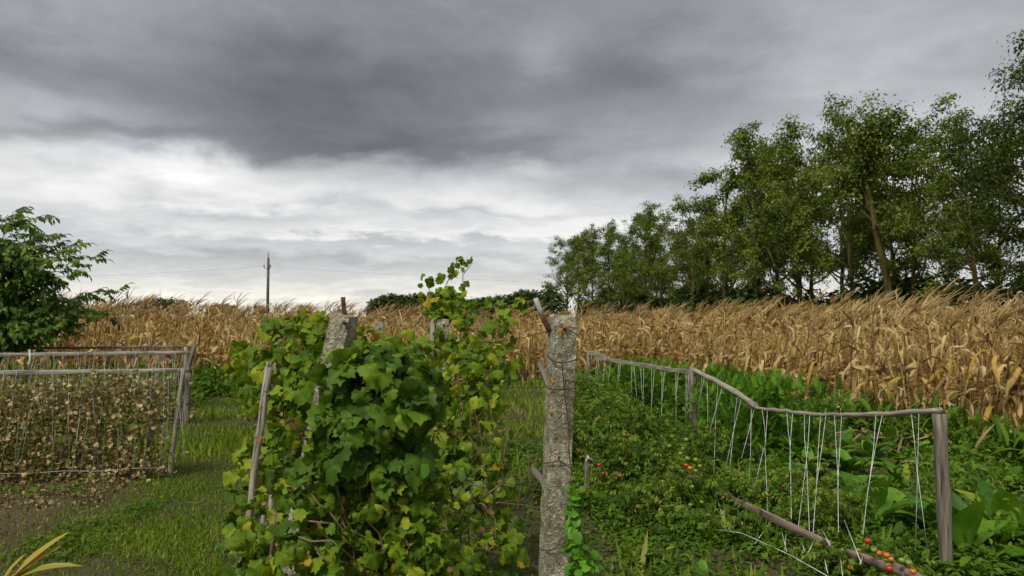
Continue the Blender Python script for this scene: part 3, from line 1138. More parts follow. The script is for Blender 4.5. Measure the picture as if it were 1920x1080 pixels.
for k in range(10):
    ids = rest[kk == k]
    if len(ids) == 0:
        continue
    ang = rng.uniform(-.7, .7, len(ids))
    lx, ly = rng.normal(.05, .06, len(ids)), rng.normal(0, .05, len(ids))
    Rm = frames(np.stack([lx, ly, np.ones(len(ids))], -1), np.stack([-np.sin(ang), np.cos(ang), 0 * ang], -1))
    v, f, u, rr = stack(lo_geo[k], np.stack([cx_[ids], cy_[ids], 0 * ang], -1), Rm, hs[ids], np.zeros(len(ids)))
    nv = lo_geo[k].n
    # a value of its own for every leaf
    nb = 10
    rr = np.repeat(rng.uniform(0, .93, (len(ids), nv // nb + 1)), nb, axis=1)[:, :nv].ravel()
    g.add(v, f, u, rr)
single('maize_field', g, 'corn_m', 'mass of dry tan maize filling the field behind the edge plants', 'maize field', kind='stuff')

# ------------------------------------------------------------------ concrete posts, stakes and wires


def conc_post(top, bot, w, dpt, rot, seed, label, name='concrete_post'):
    """square cast post, corners chamfered and crumbled, leaning as it stands"""
    rg = np.random.default_rng(seed)
    n = 60
    t = np.linspace(0, 1, n)
    pts = np.asarray(bot)[None] * (1 - t[:, None]) + np.asarray(top)[None] * t[:, None]
    m = 28
    ring = []
    ed = np.array([-.93, -.62, -.31, 0, .31, .62, .93])
    for cx0, cy0, tx0, ty0 in ((0, -1, 1, 0), (1, 0, 0, 1), (0, 1, -1, 0), (-1, 0, 0, -1)):
        for e_ in ed:
            ring.append(((cx0 + tx0 * e_) * w / 2, (cy0 + ty0 * e_) * dpt / 2))
    ring = np.array(ring)
    cr, sr = math.cos(rot), math.sin(rot)
    ring = ring @ np.array([[cr, sr], [-sr, cr]])
    g = Geo()
    tan = unit(np.asarray(top) - np.asarray(bot))
    sx = unit(np.cross((0, 1, 0), tan))
    sy = np.cross(tan, sx)
    V = pts[:, None] + sx * ring[None, :, :1] + sy * ring[None, :, 1:]
    nz = rg.normal(0, .0008, (n, m, 1)) + (vnoise(np.arange(m)[None] * 1.0, t[:, None] * 30, .7, seed) * .0009)[..., None]
    corner = np.isin(np.arange(m) % 7, (0, 6))[None]
    chip = (rg.uniform(0, 1, (n, m)) < np.where(corner, .16, .012)) * rg.uniform(.002, .008, (n, m))
    ctr = V.mean(1, keepdims=True)
    dirv = unit(V - ctr)
    V = V + dirv * (nz - chip[..., None])
    # rounded crumbling head
    for q, sh in ((n - 1, .90), (n - 2, .985)):
        V[q] = ctr[q] + (V[q] - ctr[q]) * sh
    V[n - 1] += tan * rg.normal(-.002, .004, (m, 1))
    idx = np.arange(n - 1)[:, None] * m
    j = np.arange(m)[None]
    a_, b = idx + j, idx + (j + 1) % m
    f = np.concatenate([np.stack([a_, b, b + m], -1).reshape(-1, 3), np.stack([a_, b + m, a_ + m], -1).reshape(-1, 3)])
    Vf = V.reshape(-1, 3)
    Vc = np.concatenate([Vf, [V[n - 1].mean(0) + tan * .008]])
    f = np.concatenate([f, [[(n - 1) * m + k, (n - 1) * m + (k + 1) % m, n * m] for k in range(m)]])
    g.add(Vc, f, np.zeros((len(Vc), 2)))
    o = empty(name, tuple(bot), label, 'post')
    part('concrete_shaft', g, 'concrete', o, False)
    return o


def groundpt(top, pb, D):
    """extend the line from the top point through photo pixel pb down to the soil"""
    b = px(*pb, D)
    d = b - top
    return top + d * ((-.25 - top[2]) / d[2])


PD1 = 2.5
t1 = px(1055, 594, PD1)
b1 = groundpt(t1, (1037, 1070), PD1)
post1 = conc_post(t1, b1, .080, .076, R(14), 3, 'nearest lichen-covered concrete post with a grey pipe leaning off its top')
fy = PD1 - .0495


def loop_pts(path, D):
    return np.array([px(x, y, D) for x, y in path])


def wire_path(g, path, D=fy, rad=.0016, k=5):
    p = loop_pts(path, D)
    # smooth a little
    t = np.linspace(0, len(p) - 1, (len(p) - 1) * 4 + 1)
    q = np.stack([np.interp(t, np.arange(len(p)), p[:, i]) for i in range(3)], -1)
    q[1:-1] = (q[:-2] + q[1:-1] * 2 + q[2:]) / 4
    tube(g, q, rad, k)


for path in ([(1024, 665), (1034, 676), (1048, 680), (1062, 680), (1074, 676), (1083, 674)], [(1021, 722), (1030, 729), (1045, 730), (1062, 729), (1082, 727)],
             [(1060, 616), (1068, 619), (1076, 624), (1083, 629)], [(1008, 868), (1020, 868), (1034, 867), (1046, 864), (1050, 858), (1047, 855), (1047, 862), (1056, 869), (1066, 874), (1071, 880)],
             [(1007, 1022), (1013, 1030), (1022, 1032), (1034, 1031), (1043, 1028)], [(1054, 678), (1055, 700), (1057, 720), (1060, 750), (1065, 790), (1068, 822), (1066, 845), (1070, 872), (1072, 892)],
             [(1060, 720), (1061, 712), (1070, 716), (1083, 716)]):
    g = Geo()
    wire_path(g, path, fy - .004, .0022)
    part('tie_wire', g, 'wire', post1)
g = Geo()
h = px(1059, 617, fy + .004)
tube(g, [h + (0, -.006, 0), h + (0, .02, 0)], .005, 8)
part('hole', g, 'dark_hole', post1)
# rust streaks round the hole, thin raised crust
g = Geo()
for (x, y, rx) in ((1051, 620, 4), (1064, 611, 4), (1051, 628, 2.2), (1036, 715, 3.6), (1033, 773, 3), (1037, 711, 2)):
    c = px(x, y, fy - .0015)
    a_ = np.linspace(0, 2 * math.pi, 9)[:-1]
    rr_ = rx * .0018 * rng.uniform(.6, 1.3, 8)
    v = np.concatenate([[c + (0, -.0015, 0)], c + np.stack([rr_ * np.cos(a_), 0 * a_ + .003, rr_ * 1.3 * np.sin(a_)], -1)])
    g.add(v, [(0, 1 + (i + 1) % 8, 1 + i) for i in range(8)])
surf_mat('orange_lichen', 'Object', [(.50, .24, .035), ((.30, .12, .03), 160, None, .45, .6)], .95)
part('lichen', g, 'orange_lichen', post1)
g = Geo()
tube(g, [px(1030, 621, PD1 - .01), px(1024, 608, PD1), px(1021, 601, PD1), px(1016, 591, PD1)], [.0085, .0095, .0095, .0088], 10)
part('rusty_sleeve', g, 'rust', post1)
g = Geo()
tube(g, [px(1018, 595, PD1), px(1011, 578, PD1), px(1004, 559, PD1)], [.0085, .0085, .0085], 12)
pipe = part('iron_pipe', g, 'pipe_zinc', post1)
g = Geo()
tube(g, [px(1004.3, 560, PD1), px(1003, 556.5, PD1)], [.005, .004], 8)
part('pipe_mouth', g, 'dark_hole', pipe)
g = Geo()
beam(g, px(1012, 682, PD1 + .35), px(1034, 735, PD1 + .12), .018, .022, 6, .002, (0, 1, 0))
part('brace', g, 'dark_wood', post1)
g = Geo()
beam(g, px(1000, 880, PD1 + .35), px(1040, 930, PD1 + .12), .022, .022, 6, .002, (0, 1, 0))
part('brace', g, 'dark_wood', post1)

PD2 = 2.85
t2 = px(647, 590, PD2)
b2 = groundpt(t2, (604, 800), PD2)
post2 = conc_post(t2, b2, .084, .078, R(-16), 9, 'leaning concrete post half buried in big vine leaves, rusty strip on top')
g = Geo()
p0, p1 = px(646, 592, PD2 - .02), px(643, 557, PD2 - .02)
beam(g, p0, p1, .0165, .004, 5, .0005, (0, 1, 0))
part('iron_strip', g, 'rusty_strip', post2)
g = Geo()
h = px(646, 607, PD2 - .068)
tube(g, [h + (0, -.004, 0), h + (0, .03, 0)], .006, 8)
part('hole', g, 'dark_hole', post2)
g = Geo()
wire_path(g, [(647, 608), (655, 611), (664, 618), (672, 626)], PD2 - .072, .0025)
part('tie_wire', g, 'wire', post2)
g = Geo()
wire_path(g, [(612, 656), (616, 660), (628, 662), (645, 660)], PD2 - .075, .0022)
part('tie_wire', g, 'wire', post2)
for (x, y, w, D, lab, sd) in [(830, 599, 24, 5.9, 'small concrete post behind the vines below the tall green shoot', 12), (711, 605, 16, 9.2, 'small far concrete post just right of the leaning post', 15)]:
    t_ = px(x, y, D)
    o = conc_post(t_, (t_[0] - .02, D, -.2), w * D / F, w * D / F, R(8), sd, lab)
    g = Geo()
    h = px(x + 2, y + 11, D - w * D / F * .55)
    tube(g, [h, h + (0, .03, 0)], .008, 7)
    part('hole', g, 'dark_hole', o)


def stake(top, bot, w, label, mat='grey_wood', seed=0, name='wooden_stake'):
    o = empty(name, tuple(bot), label, 'stake')
    g = Geo()
    rg = np.random.default_rng(seed)
    t = np.linspace(0, 1, 12)[:, None]
    pts = np.asarray(bot) * (1 - t) + np.asarray(top) * t
    pts[1:-1] += rg.normal(0, .004, (10, 3))
    ring = circ(9) * (1 + rg.normal(0, .10, (9, 1)))
    sweep(g, pts, ring, np.linspace(w * .55, w * .47, 12) * (1 + rg.normal(0, .04, 12)))
    body = part('shaft', g, mat, o)
    # split, jagged head
    g = Geo()
    tp = np.asarray(top)
    for k in range(3):
        a_ = k * 2.1 + rg.uniform(0, 1)
        q = tp + np.array([math.cos(a_), math.sin(a_), 0]) * w * .22
        beam(g, q - (0, 0, .02), q + np.array([0, 0, .012 + .018 * rg.uniform(0, 1)]), w * .3, w * .3, 3, .001)
    part('split_head', g, mat, o)
    return o


D = 4.0
t_ = px(503, 688, D)
stake(t_, groundpt(t_, (472, 920), D), .042, 'weathered leaning wooden stake left of the vine bush', 'grey_wood', 4)
t_ = px(811, 606, 5.6)
stake(t_, (t_[0] - .02, 5.6, -.1), .036, 'grey wooden stake beside the small concrete post', 'grey_wood', 5)
t_ = px(521, 618, 5.6)
stake(t_, (t_[0] - .1, 5.6, -.1), .04, 'thin grey stake showing through the vine leaves at upper left', 'grey_wood', 8)
t_ = px(1102, 858, 6.5)
st_ = stake(t_, (t_[0] - .02, 6.5, -.1), .045, 'short dark stake with a white rag tied on, right of the nearest post', 'dark_wood', 6)
g = Geo()
for d in ((-.03, -.02, -.07), (.05, -.02, -.02), (.0, -.03, .03)):
    q = [t_ + (0, -.03, .0), t_ + np.array(d) * .6, t_ + np.array(d)]
    sweep(g, q, np.array([(-1, -.15), (1, -.15), (1, .15), (-1, .15)]), [.01, .012, .004])
part('rag', g, 'string', st_)
t_ = px(507, 935, 3.6)
stake(t_, (t_[0] + .03, 3.6, -.1), .02, 'thin brown stick poking from the vine beside the yellow leaf sprig', 'grey_wood', 7)

# vineyard wires strung along the two rows
for (pa, Da, pb, Db, lab) in [((1024, 622), 2.5, (858, 634), 5.9, 'rusty vine wire from the top of the nearest concrete post'), ((1020, 726), 2.5, (850, 700), 5.9, 'rusty vine wire at middle height from the nearest concrete post'),
                              ((1008, 868), 2.5, (852, 770), 5.9, 'rusty vine wire low on the nearest concrete post'), ((614, 660), 2.85, (706, 640), 9.2, 'rusty vine wire from the leaning concrete post')]:
    p0, p1 = px(*pa, Da), px(*pb, Db)
    t = np.linspace(0, 1, 14)[:, None]
    q = p0 * (1 - t) + p1 * t
    q[:, 2] -= (4 * t * (1 - t) * .035)[:, 0]
    g = Geo()
    tube(g, q, .0017, 5)
    single('vine_wire', g, 'wire', lab, 'wire', tuple(p0))

# ------------------------------------------------------------------ grape vines
grape_me = {m: [g_.mesh('leaf', m) for g_ in grape] for m in ('vine_dark', 'vine_light')}
heart_me = {m: [g_.mesh('leaf', m) for g_ in heart] for m in ('bindweed', 'bright_bindweed')}


def leaf_scatter(cents, rads, n, face_cam=.35, shell=.72, wts=None):
    cents, rads = np.asarray(cents, float), np.asarray(rads, float)
    wv = (rads.prod(1) ** .667) if wts is None else np.asarray(wts, float)
    idx = rng.choice(len(cents), n, p=wv / wv.sum())
    d = unit(rng.normal(0, 1, (n, 3)))
    flip = rng.uniform(0, 1, n) < face_cam
    d[:, 1] = np.where(flip, -np.abs(d[:, 1]), d[:, 1])
    rr = rng.uniform(shell, 1.04, n)
    P = cents[idx] + d * rads[idx] * rr[:, None]
    # blades turn outwards and up to the light; tips hang
    nn = d * np.array([.75, .75, .35]) + np.array([0, -.02, .62]) + rng.normal(0, .50, (n, 3))
    tt = d * .45 + np.array([0, 0, -1.0]) + rng.normal(0, .45, (n, 3))
    return P, frames(nn, tt), d


def canes(base, targets, r0=.006, n=6, sag=.1):
    g = Geo()
    for tgt in targets:
        b = np.asarray(base) + rng.normal(0, .03, 3) * (1, 1, 0)
        t = np.linspace(0, 1, n + 1)[:, None]
        q = b * (1 - t) + np.asarray(tgt) * t
        q[1:-1] += rng.normal(0, .025, (n - 1, 3))
        q[:, 2] += (4 * t * (1 - t) * sag)[:, 0]
        tube(g, q, np.linspace(r0, r0 * .4, n + 1), 5)
    return g


def trunk_geo(base, top, r=.02):
    n = 12
    t = np.linspace(0, 1, n)[:, None]
    q = np.asarray(base) * (1 - t) + np.asarray(top) * t
    q[1:] += rng.normal(0, .022, (n - 1, 3)) * (1, 1, .3)
    g = Geo()
    ring = circ(7) * (1 + rng.normal(0, .15, (7, 1)))
    sweep(g, q, ring, np.linspace(r * 1.25, r * .8, n) * (1 + rng.normal(0, .13, n)))
    return g


def vine(label, base, blobs, n_ind, n_mass, size, mat, bind=.12, shell=.72, n_cane=14, extra=None, trunk_h=.8):
    cents = [px(b[0], b[1], b[2]) for b in blobs]
    rads = [(b[3] * b[2] / F, b[5], b[4] * b[2] / F) for b in blobs]
    base = np.array([base[0], base[1], 0.0])
    o = empty('grape_vine', tuple(base), label, 'grape vine', 'grape vines along the two rows')
    top = base + (rng.uniform(-.05, .05), .05, trunk_h)
    part('trunk', trunk_geo(base, top), 'bark_vine', o)
    tg = [np.asarray(cents[i]) + rng.uniform(-.8, .8, 3) * rads[i] for i in rng.integers(0, len(cents), n_cane)]
    part('canes', canes(base + (0, 0, trunk_h * .6), tg), 'cane', o, stuff=True)
    P, Rm, d = leaf_scatter(cents, rads, n_ind + n_mass, .5, shell)
    # the leaves nearest the camera side become single parts, the others the inner mass
    sc = P[:, 1] - np.array(cents)[:, 1].mean() + rng.normal(0, .05, len(P))
    od = np.argsort(sc)
    ind, ms = od[:n_ind], od[n_ind:]
    S = size * np.clip(rng.normal(.92, .32, len(P)), .35, 1.6)
    isb = rng.uniform(0, 1, len(P)) < bind
    for i in ind:
        if isb[i]:
            me = heart_me['bindweed'][int(rng.integers(0, 4))]
            s = S[i] * .75
        else:
            me = grape_me[mat][int(rng.integers(0, 6))]
            s = S[i]
        link('leaf', me, o, Rm[i] * s, P[i] - base)
    if extra is not None:
        for (x, y, D, s) in extra:
            n_ = np.array([rng.normal(0, .5), -1 + rng.normal(0, .4), rng.normal(.5, .4)])
            t_ = np.array([rng.normal(0, .7), -.2, -.8])
            link('leaf', grape_me['vine_light'][int(rng.integers(0, 6))], o, frames(n_, t_) * s * D / F, px(x, y, D) - base)
    if len(ms):
        g = Geo()
        vi = rng.integers(0, 6, len(ms))
        for k in range(6):
            q = ms[vi == k]
            if len(q):
                g.add(*stack(grape[k], P[q], Rm[q], S[q], rng.uniform(0, .93, len(q))))
        part('leaves', g, mat + '_m', o, stuff=True)
    return o


# blobs: photo x, y, distance, half-width px, half-height px, half-depth m
vine('big dark-leaved vine in front, hanging over the leaning concrete post', (-.50, 2.78),
     [(715, 690, 2.75, 92, 50, .2), (690, 780, 2.72, 100, 75, .22), (645, 715, 2.66, 34, 70, .08), (625, 800, 2.66, 40, 55, .10), (775, 745, 2.7, 62, 75, .2), (650, 850, 2.66, 62, 60, .18), (745, 860, 2.70, 70, 65, .18)],
     300, 330, .049, 'vine_dark', .2, .52, 12)
vine('tangled lower vine with small yellowing leaves and brown canes at the bottom of the photo', (-.42, 2.62),
     [(592, 860, 2.62, 36, 60, .07), (578, 950, 2.57, 42, 70, .08), (610, 930, 2.66, 60, 75, .14), (700, 940, 2.68, 75, 60, .16), (790, 930, 2.75, 60, 70, .16), (560, 1030, 2.55, 70, 60, .15), (660, 1040, 2.58, 85, 70, .18), (770, 1040, 2.62, 80, 65, .18), (850, 1060, 2.8, 60, 60, .15), (690, 1120, 2.55, 150, 60, .18)],
     300, 620, .034, 'vine_light', .34, .42, 34)
vine('bright vine bush left of the leaning post, behind the weathered stake', (-1.35, 4.6),
     [(560, 650, 4.9, 85, 60, .35), (520, 720, 4.8, 70, 85, .4), (600, 720, 4.6, 65, 110, .4), (545, 800, 4.5, 65, 95, .4), (470, 690, 5.4, 35, 55, .3), (560, 900, 4.2, 75, 110, .35), (500, 990, 3.7, 70, 90, .25), (440, 1030, 3.5, 40, 60, .2), (585, 610, 5.2, 45, 28, .3), (560, 1060, 3.6, 90, 90, .3), (470, 890, 4.2, 40, 60, .2)],
     300, 620, .050, 'vine_light', .26, .58, 18)
vine('yellowing vine in the nearer row, between the big dark vine and the nearest post', (-.3, 4.4),
     [(880, 720, 4.6, 85, 80, .3), (830, 800, 4.4, 85, 100, .3), (920, 680, 4.8, 55, 45, .25), (900, 830, 4.3, 75, 90, .3), (850, 930, 4.0, 80, 100, .3), (930, 940, 4.2, 60, 80, .3), (860, 1030, 3.7, 95, 70, .25), (790, 660, 5.2, 60, 40, .3), (960, 1020, 3.8, 50, 60, .25)],
     300, 560, .045, 'vine_light', .2, .48, 26)
sprig = [(795, 526, 18), (812, 531, 16), (826, 524, 18), (842, 512, 16), (840, 500, 14), (850, 497, 13), (862, 482, 13), (872, 488, 14), (884, 494, 14), (866, 498, 13), (856, 512, 14), (870, 530, 15), (852, 540, 18), (836, 548, 24), (820, 548, 18), (808, 548, 15), (800, 560, 18), (818, 566, 20), (835, 565, 22), (850, 562, 20),
         (866, 555, 16), (860, 575, 18), (872, 574, 15), (888, 573, 16), (945, 578, 26), (955, 570, 22), (972, 568, 24), (917, 570, 14), (980, 574, 16), (945, 605, 12), (918, 560, 13), (787, 545, 12), (862, 590, 20), (880, 600, 18), (845, 585, 18), (820, 585, 20), (800, 580, 16), (790, 570, 12), (815, 600, 14), (940, 625, 18), (960, 640, 16)]
v4 = vine('tall vine with a shoot rising into the sky above the small concrete post', (-.62, 6.0),
          [(825, 570, 6.0, 32, 30, .15), (850, 620, 5.9, 42, 45, .18), (870, 580, 6.0, 30, 22, .15), (880, 660, 5.8, 60, 45, .22), (790, 690, 6.2, 60, 45, .3), (850, 760, 5.8, 90, 80, .3), (930, 610, 5.8, 40, 22, .15)],
          220, 200, .046, 'vine_light', .1, .45, 22, [(x + rng.normal(0, 5), y + rng.normal(0, 5), 5.9, s * rng.uniform(.42, .72)) for x, y, s in sprig + sprig], 1.1)
g = Geo()
for path in ([(815, 640), (820, 590), (830, 550), (845, 515), (862, 480)], [(830, 640), (850, 590), (868, 545), (868, 515), (884, 496)], [(820, 600), (812, 560), (797, 525)], [(850, 600), (900, 578), (945, 575), (982, 570)], [(940, 700), (945, 650), (940, 610)]):
    tube(g, loop_pts(path, 5.92), np.linspace(.006, .0025, len(path)), 5)
part('shoots', g, 'cane', v4)
vine('far vine in the left row, by the small far concrete post', (-1.65, 8.4),
     [(640, 625, 8.6, 50, 28, .5), (600, 640, 8.0, 50, 40, .5), (690, 640, 8.5, 40, 30, .5), (720, 655, 8.2, 45, 30, .5)], 110, 60, .065, 'vine_light', .1, .5, 10)
# brown twiggy growth low between the vine and the nearest post
o = empty('vine_cordon', tuple(np.append(px(900, 1000, 3.3)[:2], 0)), 'bare brown vine arms and twigs low between the vines and the nearest post', 'grape vine')
g = Geo()
for path, D, rr_ in [([(850, 1020), (870, 1030), (905, 1030), (935, 1042)], 3.3, .010), ([(880, 1110), (872, 1060), (862, 1030), (850, 1022)], 3.3, .013), ([(880, 1035), (878, 970), (884, 920)], 3.3, .004), ([(905, 930), (940, 908), (962, 912)], 3.5, .006),
                     ([(930, 905), (945, 850), (952, 805)], 3.6, .004), ([(915, 910), (905, 860), (880, 820)], 3.6, .003), ([(940, 905), (960, 890), (957, 885)], 3.5, .003), ([(560, 1080), (556, 1010), (548, 960)], 2.9, .008), ([(505, 1080), (510, 1020), (520, 960)], 3.1, .01), ([(580, 1090), (585, 1000), (600, 940), (610, 890)], 2.75, .012)]:
    g = Geo()
    tube(g, loop_pts(path, D) + rng.normal(0, .004, (len(path), 3)), np.linspace(rr_, rr_ * .6, len(path)), 6)
    part('arm', g, 'cane', o)
g = Geo()
for (x, y) in ((901, 912), (872, 1040)):
    c = px(x, y, 3.28)
    for k in range(7):
        d = rng.normal(0, .03, 3)
        tube(g, [c, c + d * .6 + (0, 0, .005), c + d + (0, 0, -.03)], .0016, 4)
part('twine_tie', g, 'string_blue', o)
g = Geo()
for _ in range(120):
    p = px(rng.uniform(840, 1005), rng.uniform(780, 1060), rng.uniform(3.2, 4.4))
    d = unit(rng.normal(0, 1, 3) + (0, 0, .8)) * rng.uniform(.08, .28)
    tube(g, [p, p + d * .5 + rng.normal(0, .012, 3), p + d], [.0022, .0016, .0008], 4)
part('twigs', g, 'cane', o, stuff=True)
# dark dead bracket of bark on the leaning post's lower left
g = Geo()
c = px(600, 810, 2.7)
for k in range(40):
    p = c + rng.normal(0, 1, 3) * (.035, .02, .03)
    tube(g, [p, p + rng.normal(0, .012, 3), p + rng.normal(0, .02, 3)], [.006, .008, .004], 5)
part('dead_growth', g, 'bark_vine', post2, stuff=True)

g = Geo()
nd = 90
Pd = np.array([px(rng.uniform(450, 960), rng.uniform(700, 1075), rng.uniform(2.5, 4.2)) for _ in range(nd)])
surf_mat('dead_leaf', 'Object', [(.15, .085, .035), ((.26, .17, .08), 12, None, .4, .6), ((.10, .045, .025), 15, None, .5, .7)], .85)
g.add(*stack(crisp[1], Pd, frames(rng.normal(0, 1, (nd, 3)), rng.normal(0, .6, (nd, 3)) + (0, 0, -1)), rng.uniform(.012, .028, nd), rng.uniform(0, 1, nd)))
part('dead_leaves', g, 'dead_leaf', o, stuff=True)

# bright bindweed climbing the foot of the nearest post
c0 = px(1085, 1040, 2.42)
o = empty('bindweed_plant', (c0[0], 2.42, 0), 'bright green bindweed climbing the right foot of the nearest post', 'bindweed')
cents = [px(1070, 930, 2.42), px(1078, 990, 2.42), px(1085, 1050, 2.40), px(1100, 1110, 2.38), px(1072, 960, 2.42), px(1105, 1060, 2.4)]
rads = [(.018, .02, .06), (.035, .03, .09), (.055, .04, .10), (.09, .05, .12), (.022, .02, .08), (.03, .03, .05)]
P, Rm, d = leaf_scatter(cents, rads, 150, .85, .5)
for i in range(150):
    s = rng.uniform(.018, .034)
    link('leaf', heart_me['bright_bindweed'][int(rng.integers(0, 4))], o, Rm[i] * s, P[i] - np.array(o.location))
g = Geo()
for k in range(7):
    b = np.array([c0[0] + rng.uniform(-.05, .08), 2.42, 0])
    e = px(1060 + rng.uniform(0, 25), 900 + rng.uniform(0, 60), 2.42)
    t = np.linspace(0, 1, 12)[:, None]
    q = b * (1 - t) + e * t
    q[:, 0] += np.sin(t[:, 0] * 12 + k) * .012
    tube(g, q, .0018, 4)
part('stem', g, 'bindweed_m', o)

# ------------------------------------------------------------------ bean trellises (left)
crisp_me = [g_ for g_ in crisp]


def string_part(o, pts, rad=.0021, mat='string'):
    g = Geo()
    tube(g, pts, rad, 4)
    return part('string', g, mat, o)


def bean_row(D0, xr, pxl_rail, wr, hr, posts, label, n_str, mat, foot, seed, z_low=.12, dens=True):
    """a rail on posts with strings down to a ground wire; the row runs across the garden axis"""
    rg = np.random.default_rng(seed)
    pr = px(*pxl_rail, D0)
    d = np.array([1, .2, 0]) / math.sqrt(1.04)
    left = pr - d * 4.6
    o = empty('bean_trellis', (pr[0], pr[1], 0), label, 'trellis', 'bean trellises on the left')
    g = Geo()
    beam(g, left + (0, 0, -.015), pr + d * .05, wr, hr, 16, .003, seed=seed)
    part('rail', g, mat, o)
    for (pt_, pb_, w, D, m) in posts:
        a_, b_ = px(*pt_, D), px(*pb_, D)
        b_ = a_ + (b_ - a_) * ((-.05 - a_[2]) / (b_ - a_)[2])
        g = Geo()
        t = np.linspace(0, 1, 10)[:, None]
        q = b_ * (1 - t) + a_ * t
        q[1:-1] += rg.normal(0, .005, (8, 3))
        ring = circ(8) * (1 + rg.normal(0, .08, (8, 1)))
        sweep(g, q, ring, w / 2 * (1 + rg.normal(0, .05, 10)))
        part('post', g, m, o)
    # post at the far left end, outside the frame
    g = Geo()
    beam(g, left + (.1, 0, -left[2] - .05), left + (.1, 0, .03), .05, .05, 6, .003, (0, 1, 0))
    part('post', g, mat, o)
    off = np.array([-.2, 1, 0]) / math.sqrt(1.04)
    lowz = z_low
    for s_, nm in ((0, 'ground_wire'),):
        g = Geo()
        t = np.linspace(0, 1, 16)[:, None]
        q = (left - off * foot) * (1 - t) + (pr - off * foot + d * -.12) * t
        q[:, 2] = lowz + rg.normal(0, .008, 16)
        tube(g, q, .0022, 4)
        part(nm, g, 'string', o)
    for i in range(n_str):
        t = (i + .5 + rg.uniform(-.35, .35)) / n_str
        p = left * (1 - t) + pr * t
        for k in range(2):
            pb = p + d * rg.normal(0, .09) - off * foot
            pb[2] = lowz
            top = p + d * (k * .03) + off * ((k - .5) * (wr + .006)) + (0, 0, hr * .3)
            mid = (top + pb) / 2 + rg.normal(0, .012, 3)
            # loop over the rail
            q = [p + d * k * .03 + off * (.5 - k) * wr + (0, 0, hr * .52), top + (0, 0, hr * .2), top - (0, 0, hr * .8), mid, pb]
            string_part(o, q, .0024)
    return o, left, pr, d, off


bean_row(7.46, 350, (345, 694), .035, .045, [((344, 690), (318, 890), .050, 7.40, 'grey_wood')], 'nearest bean trellis of grey wood and white strings, full of dried beans', 36, 'grey_wood', .16, 1)
bean_row(11.0, 362, (358, 661), .04, .055, [((366, 645), (351, 700), .055, 11.0, 'dark_wood'), ((352, 700), (350, 800), .085, 10.9, 'dark_wood')], 'middle bean trellis with the pale top rail', 34, 'grey_wood', .12, 2)
bean_row(12.9, 350, (350, 650), .04, .045, [((349, 650), (347, 700), .08, 12.9, 'grey_wood')], 'rear bean trellis with the darker rail', 30, 'dark_wood', .1, 3)
# white plastic strip hanging on the middle trellis
g = Geo()
q = [px(55, 655, 10.1), px(56, 672, 10.1), px(54, 692, 10.1)]
sweep(g, q, np.array([(-1, -.1), (1, -.1), (1, .1), (-1, .1)]), [.012, .014, .012], (0, 1, 0))
single('plastic_strip', g, 'string', 'white plastic strip hanging from the middle bean trellis', 'strip', tuple(q[0]))

# dried bean plants, one at each foot of the strings
d_ = np.array([1, .2, 0]) / math.sqrt(1.04)
off_ = np.array([-.2, 1, 0]) / math.sqrt(1.04)


def bean_plant(base, H, label, n, size, spread=(.14, .07), green=0.0):
    o = empty('bean_plant', tuple(base), label, 'bean plant', 'dried bean plants on the trellises')
    g = Geo()
    for k in range(18):
        t = np.linspace(0, 1, 14)
        q = np.stack([base[0] + rng.normal(0, .05) + np.sin(t * 20 + k) * .012 + rng.normal(0, .05) * t, base[1] + rng.normal(0, .03) + np.cos(t * 20 + k) * .012, t * H * rng.uniform(.75, 1.05)], -1)
        tube(g, q, .0028, 4)
    part('stem', g, 'straw_m', o)
    z = rng.beta(1.0, 1.25, n) * H
    T = np.stack([base[0] + rng.normal(0, spread[0], n), base[1] + rng.normal(0, spread[1], n), z + .02], -1)
    g = Geo()
    vi = rng.integers(0, 4, n)
    for k in range(4):
        q = vi == k
        m = int(q.sum())
        rv = rng.uniform(0, .74, m)
        rv = np.where(rng.uniform(0, 1, m) < .18 + green, rng.uniform(.78, 1, m), rv)
        g.add(*stack(crisp[k], T[q], frames(rng.normal(0, 1, (m, 3)), rng.normal(0, .6, (m, 3)) + (0, 0, -1)), size * rng.uniform(.5, 1.3, m), rv))
    part('dried_leaves', g, 'bean_dry_m', o, stuff=True)
    return o


pr = px(345, 694, 7.46)
for i in range(15):
    b = pr - d_ * (.34 + i * .205) - off_ * .03
    bean_plant((b[0], b[1], 0), rng.uniform(.94, 1.06), f'dried brown bean plant climbing the nearest trellis, {ORD[i]} from its right post', 620, .035, green=.16 if i < 5 else .09)
pr = px(358, 661, 11.0)
for i in range(18):
    b = pr - d_ * (.3 + i * .27)
    bean_plant((b[0], b[1], 0), rng.uniform(.6, .85), f'dried bean plant on the middle trellis, {ORD[i]} from its right post', 150, .045, (.18, .14), .25)

# dark leafy plants behind the trellises and low litter before the first one
def weed_clump(N_, P, L, W, k, up=.8, spread=.08, tmpl=None, hmul=1.0):
    """N_ clumps of k blades each at the points P"""
    tm = tmpl or lance(1.0, W / L, 3, .9, .3, 3)
    n = N_ * k
    T = np.repeat(P, k, 0) + rng.normal(0, spread, (n, 3)) * (1, 1, 0)
    T[:, 2] += np.abs(rng.normal(0, .4, n)) * L * hmul
    a_ = rng.uniform(0, 6.28, n)
    e_ = rng.uniform(.2, 1.2, n) * up
    tt = np.stack([np.cos(a_) * np.cos(e_), np.sin(a_) * np.cos(e_), np.sin(e_)], -1)
    nn = np.stack([-np.cos(a_) * np.sin(e_), -np.sin(a_) * np.sin(e_), np.cos(e_)], -1) + rng.normal(0, .25, (n, 3))
    rv = np.clip(np.repeat(rng.uniform(0, 1, N_), k) * .6 + rng.uniform(0, .4, n), 0, 1)
    return stack(tm, T, frames(nn, tt), L * rng.uniform(.5, 1.25, n), rv)


